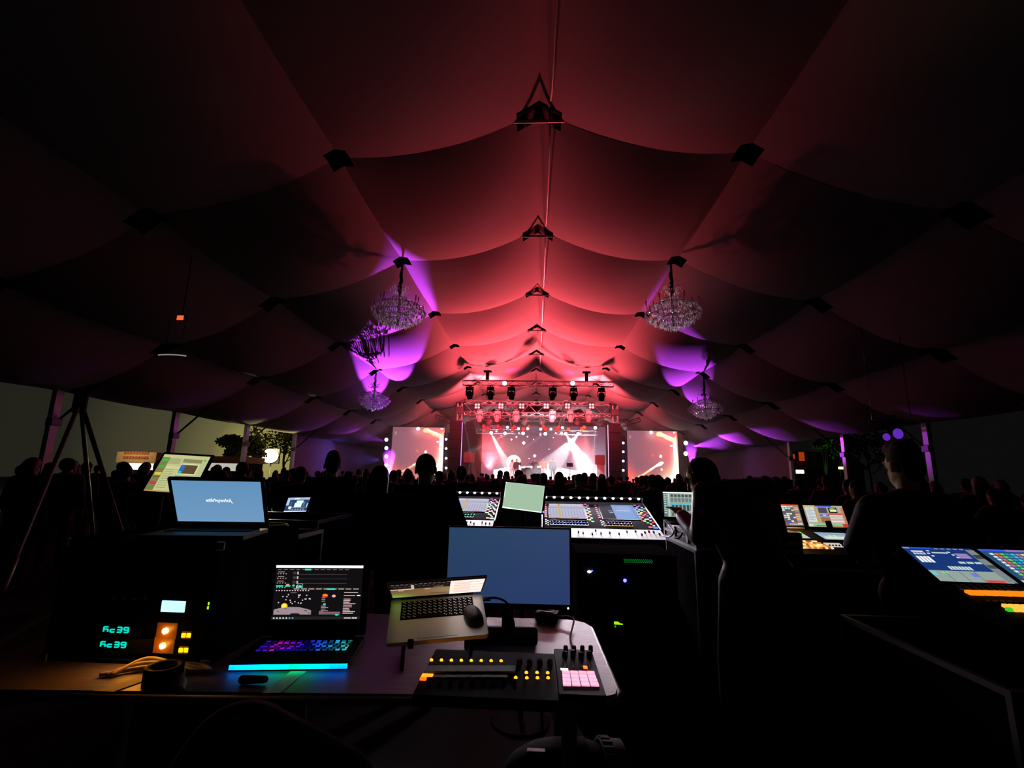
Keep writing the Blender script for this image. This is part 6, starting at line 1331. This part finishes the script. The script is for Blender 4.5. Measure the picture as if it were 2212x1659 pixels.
def stall(label, px0, px1, pys, Y, roofc, lightc, stg, sign):
    a, b = at(px0, pys[0], Y), at(px1, pys[0], Y); z1 = at(px0, pys[1], Y).z; z2 = at(px0, pys[2], Y).z; W_ = b.x - a.x; t = thing('market_stall', label, 'stall', loc=((a.x + b.x) / 2, Y, 0))
    mb = MB(); mb.span((-W_ / 2, .2, -.1), (W_ / 2, .3, a.z)); mb.span((-W_ / 2, .2, -.1), (-W_ / 2 + .08, 2, a.z)); mb.span((W_ / 2 - .08, .2, -.1), (W_ / 2, 2, a.z)); mb.span((-W_ / 2, 0, -.1), (W_ / 2, .1, z2 - .02)); obj('walls', mb, MATTE, t)
    mb = MB(); mb.span((-W_ / 2 - .1, -.15, z1), (W_ / 2 + .1, 2, a.z)); obj('fascia', mb, mat('stall_fascia_%d' % px0, roofc, .8), t)
    mb = MB(); mb.span((-W_ / 2 + .15, .16, z2), (W_ / 2 - .15, .19, z1 - .02)); obj('lit_opening', mb, glow(lightc, stg), t)
    if sign:
        mb = MB()
        for r in range(2):
            for i in range(9): mb.span((-W_ * .36 + W_ * .08 * i, -.175, z1 + .18 + .22 * r), (-W_ * .36 + W_ * .08 * (i + .72), -.155, z1 + .30 + .22 * r))
        obj('sign_lettering', mb, mat('sign_red', (.35, .07, .03), .7), t)
    return t
t = stall('food stall with a lit white-pink opening and a reddish sign, outside at the far left', 264, 340, (976, 999, 1014), 22.0, (.45, .30, .14), (255, 226, 236), 2.2, True)
l = bpy.data.lights.new('stall_sign_lamp', 'AREA'); l.size = .8; l.energy = 26; l.color = (1, .75, .4); o = bpy.data.objects.new('stall_sign_lamp', l); COL.objects.link(o); o.location = t.location + Vector((0, -1.4, 2.9)); aim(o, t.location + Vector((0, 0, 2.3)))
stall('stall with a red-brown roof edge and pale front, outside left of the floodlight', 440, 528, (985, 999, 1016), 27.0, (.16, .05, .03), (205, 205, 190), .8, False)
# right: house, garden trees, small lamps
p = at(1725, 990, 34); t = thing('house', 'dim house with two orange-lit windows outside the right of the tent', 'house', loc=(p.x, 34.5, 0)); mb = MB(); mb.span((-2.6, 0, -.1), (4.6, 4, 2.6)); obj('wall', mb, mat('house_wall', (.16, .14, .12), .9), t); mb = MB(); mb.add([(-2.9, -.3, 2.6), (4.9, -.3, 2.6), (4.9, 4.3, 2.6), (-2.9, 4.3, 2.6), (-2.9, 2, 3.9), (4.9, 2, 3.9)], [(0, 1, 5, 4), (2, 3, 4, 5), (0, 4, 3), (1, 2, 5), (0, 3, 2, 1)]); obj('roof', mb, mat('roof_tiles', (.13, .10, .08), .9), t)
for px, w_ in ((1714, .20), (1732, .36)):
    a = at(px, 986, 34.45); mb = MB(); mb.box((a.x - p.x, -.02, a.z), (w_, .04, w_ * 1.7)); obj('window', mb, glow((190, 62, 18), .7), t)
for i, (px, py, sz, cc, lab) in enumerate(((1728, 1019, .20, (255, 240, 205), 'small white lamp low outside the right of the tent, below the orange windows'), (1817, 1011, .13, (255, 205, 140), 'small warm lamp outside just right of the violet-lit tent post'))):
    a = at(px, py, 27); t = thing('garden_lamp', lab, 'lamp', loc=(a.x, 27, 0)); mb = MB(); mb.cyl((0, 0, -.1), (0, 0, a.z), .04); obj('post', mb, BLACK, t); mb = MB(); mb.box((0, 0, a.z), (sz * 2, .12, sz)); obj('lamp_head', mb, glow(cc, 3.0), t, bevel=.03)
for i, (px, py, lab) in enumerate(((1776, 955, 'green-lit tree outside just left of the violet-lit tent post'), (1812, 977, 'small green-lit tree outside right of the violet-lit tent post'))):
    p = at(px, py, 31 + 1.8 * i); tree(lab, (p.x, 31 + 1.8 * i, -.1), (.55, .5, .5), p.z + .1, 500, 20 + i, mat('leaf_bright', (.12, .30, .08), .7), dens=.12); spot('garden_uplight', (p.x + .3, 30.1 + 1.8 * i, .3), (p.x, 31 + 1.8 * i, p.z), 110, (.35, 1, .30), 26, .5)
p = at(1875, 985, 60); tree('broad dark tree far outside beyond the right side of the tent', (p.x, 60, -.1), (5, 3, 3), p.z + 1, 1200, 31, LEAF, dens=.25)
for px, py, r, lab in ((1915, 944, .10, 'smaller of two dim violet round lamps high on the right'), (1940, 937, .14, 'larger of two dim violet round lamps high on the right')):
    a = at(px, py, 13.0); par(lab, None, a, (96, 40, 180), 1.0, r); 
mb = MB(); a = at(1928, 925, 13.1); mb.cyl((a.x - .6, 13.1, a.z + .15), (a.x + .6, 13.1, a.z + .15), .03); mb.cyl((a.x - .5, 13.1, a.z + .22), (a.x - .5, 13.1, 5.95), .01); mb.cyl((a.x + .5, 13.1, a.z + .22), (a.x + .5, 13.1, 5.7), .01); tag(obj('lamp_pipe', mb, DTRUSS), 'short dark pipe carrying the two dim violet lamps on the right', 'pipe')

# ------------------------------------------------------------------ smoke over the stage
hz = bpy.data.materials.new('stage_smoke'); hz.use_nodes = True; t_ = hz.node_tree; t_.nodes.clear()
vsn = t_.nodes.new('ShaderNodeVolumeScatter'); vsn.inputs['Color'].default_value = (1, 1, 1, 1); vsn.inputs['Density'].default_value = .028; vsn.inputs['Anisotropy'].default_value = .35
mo_ = t_.nodes.new('ShaderNodeOutputMaterial'); t_.links.new(vsn.outputs[0], mo_.inputs['Volume'])
mb = MB(); mb.span((-14.6, 33.2, 1.45), (14.6, 45.0, 6.3)); h = obj('stage_smoke', mb, hz); tag(h, 'thin smoke hanging over the stage and catching the beams', 'smoke', kind='stuff')
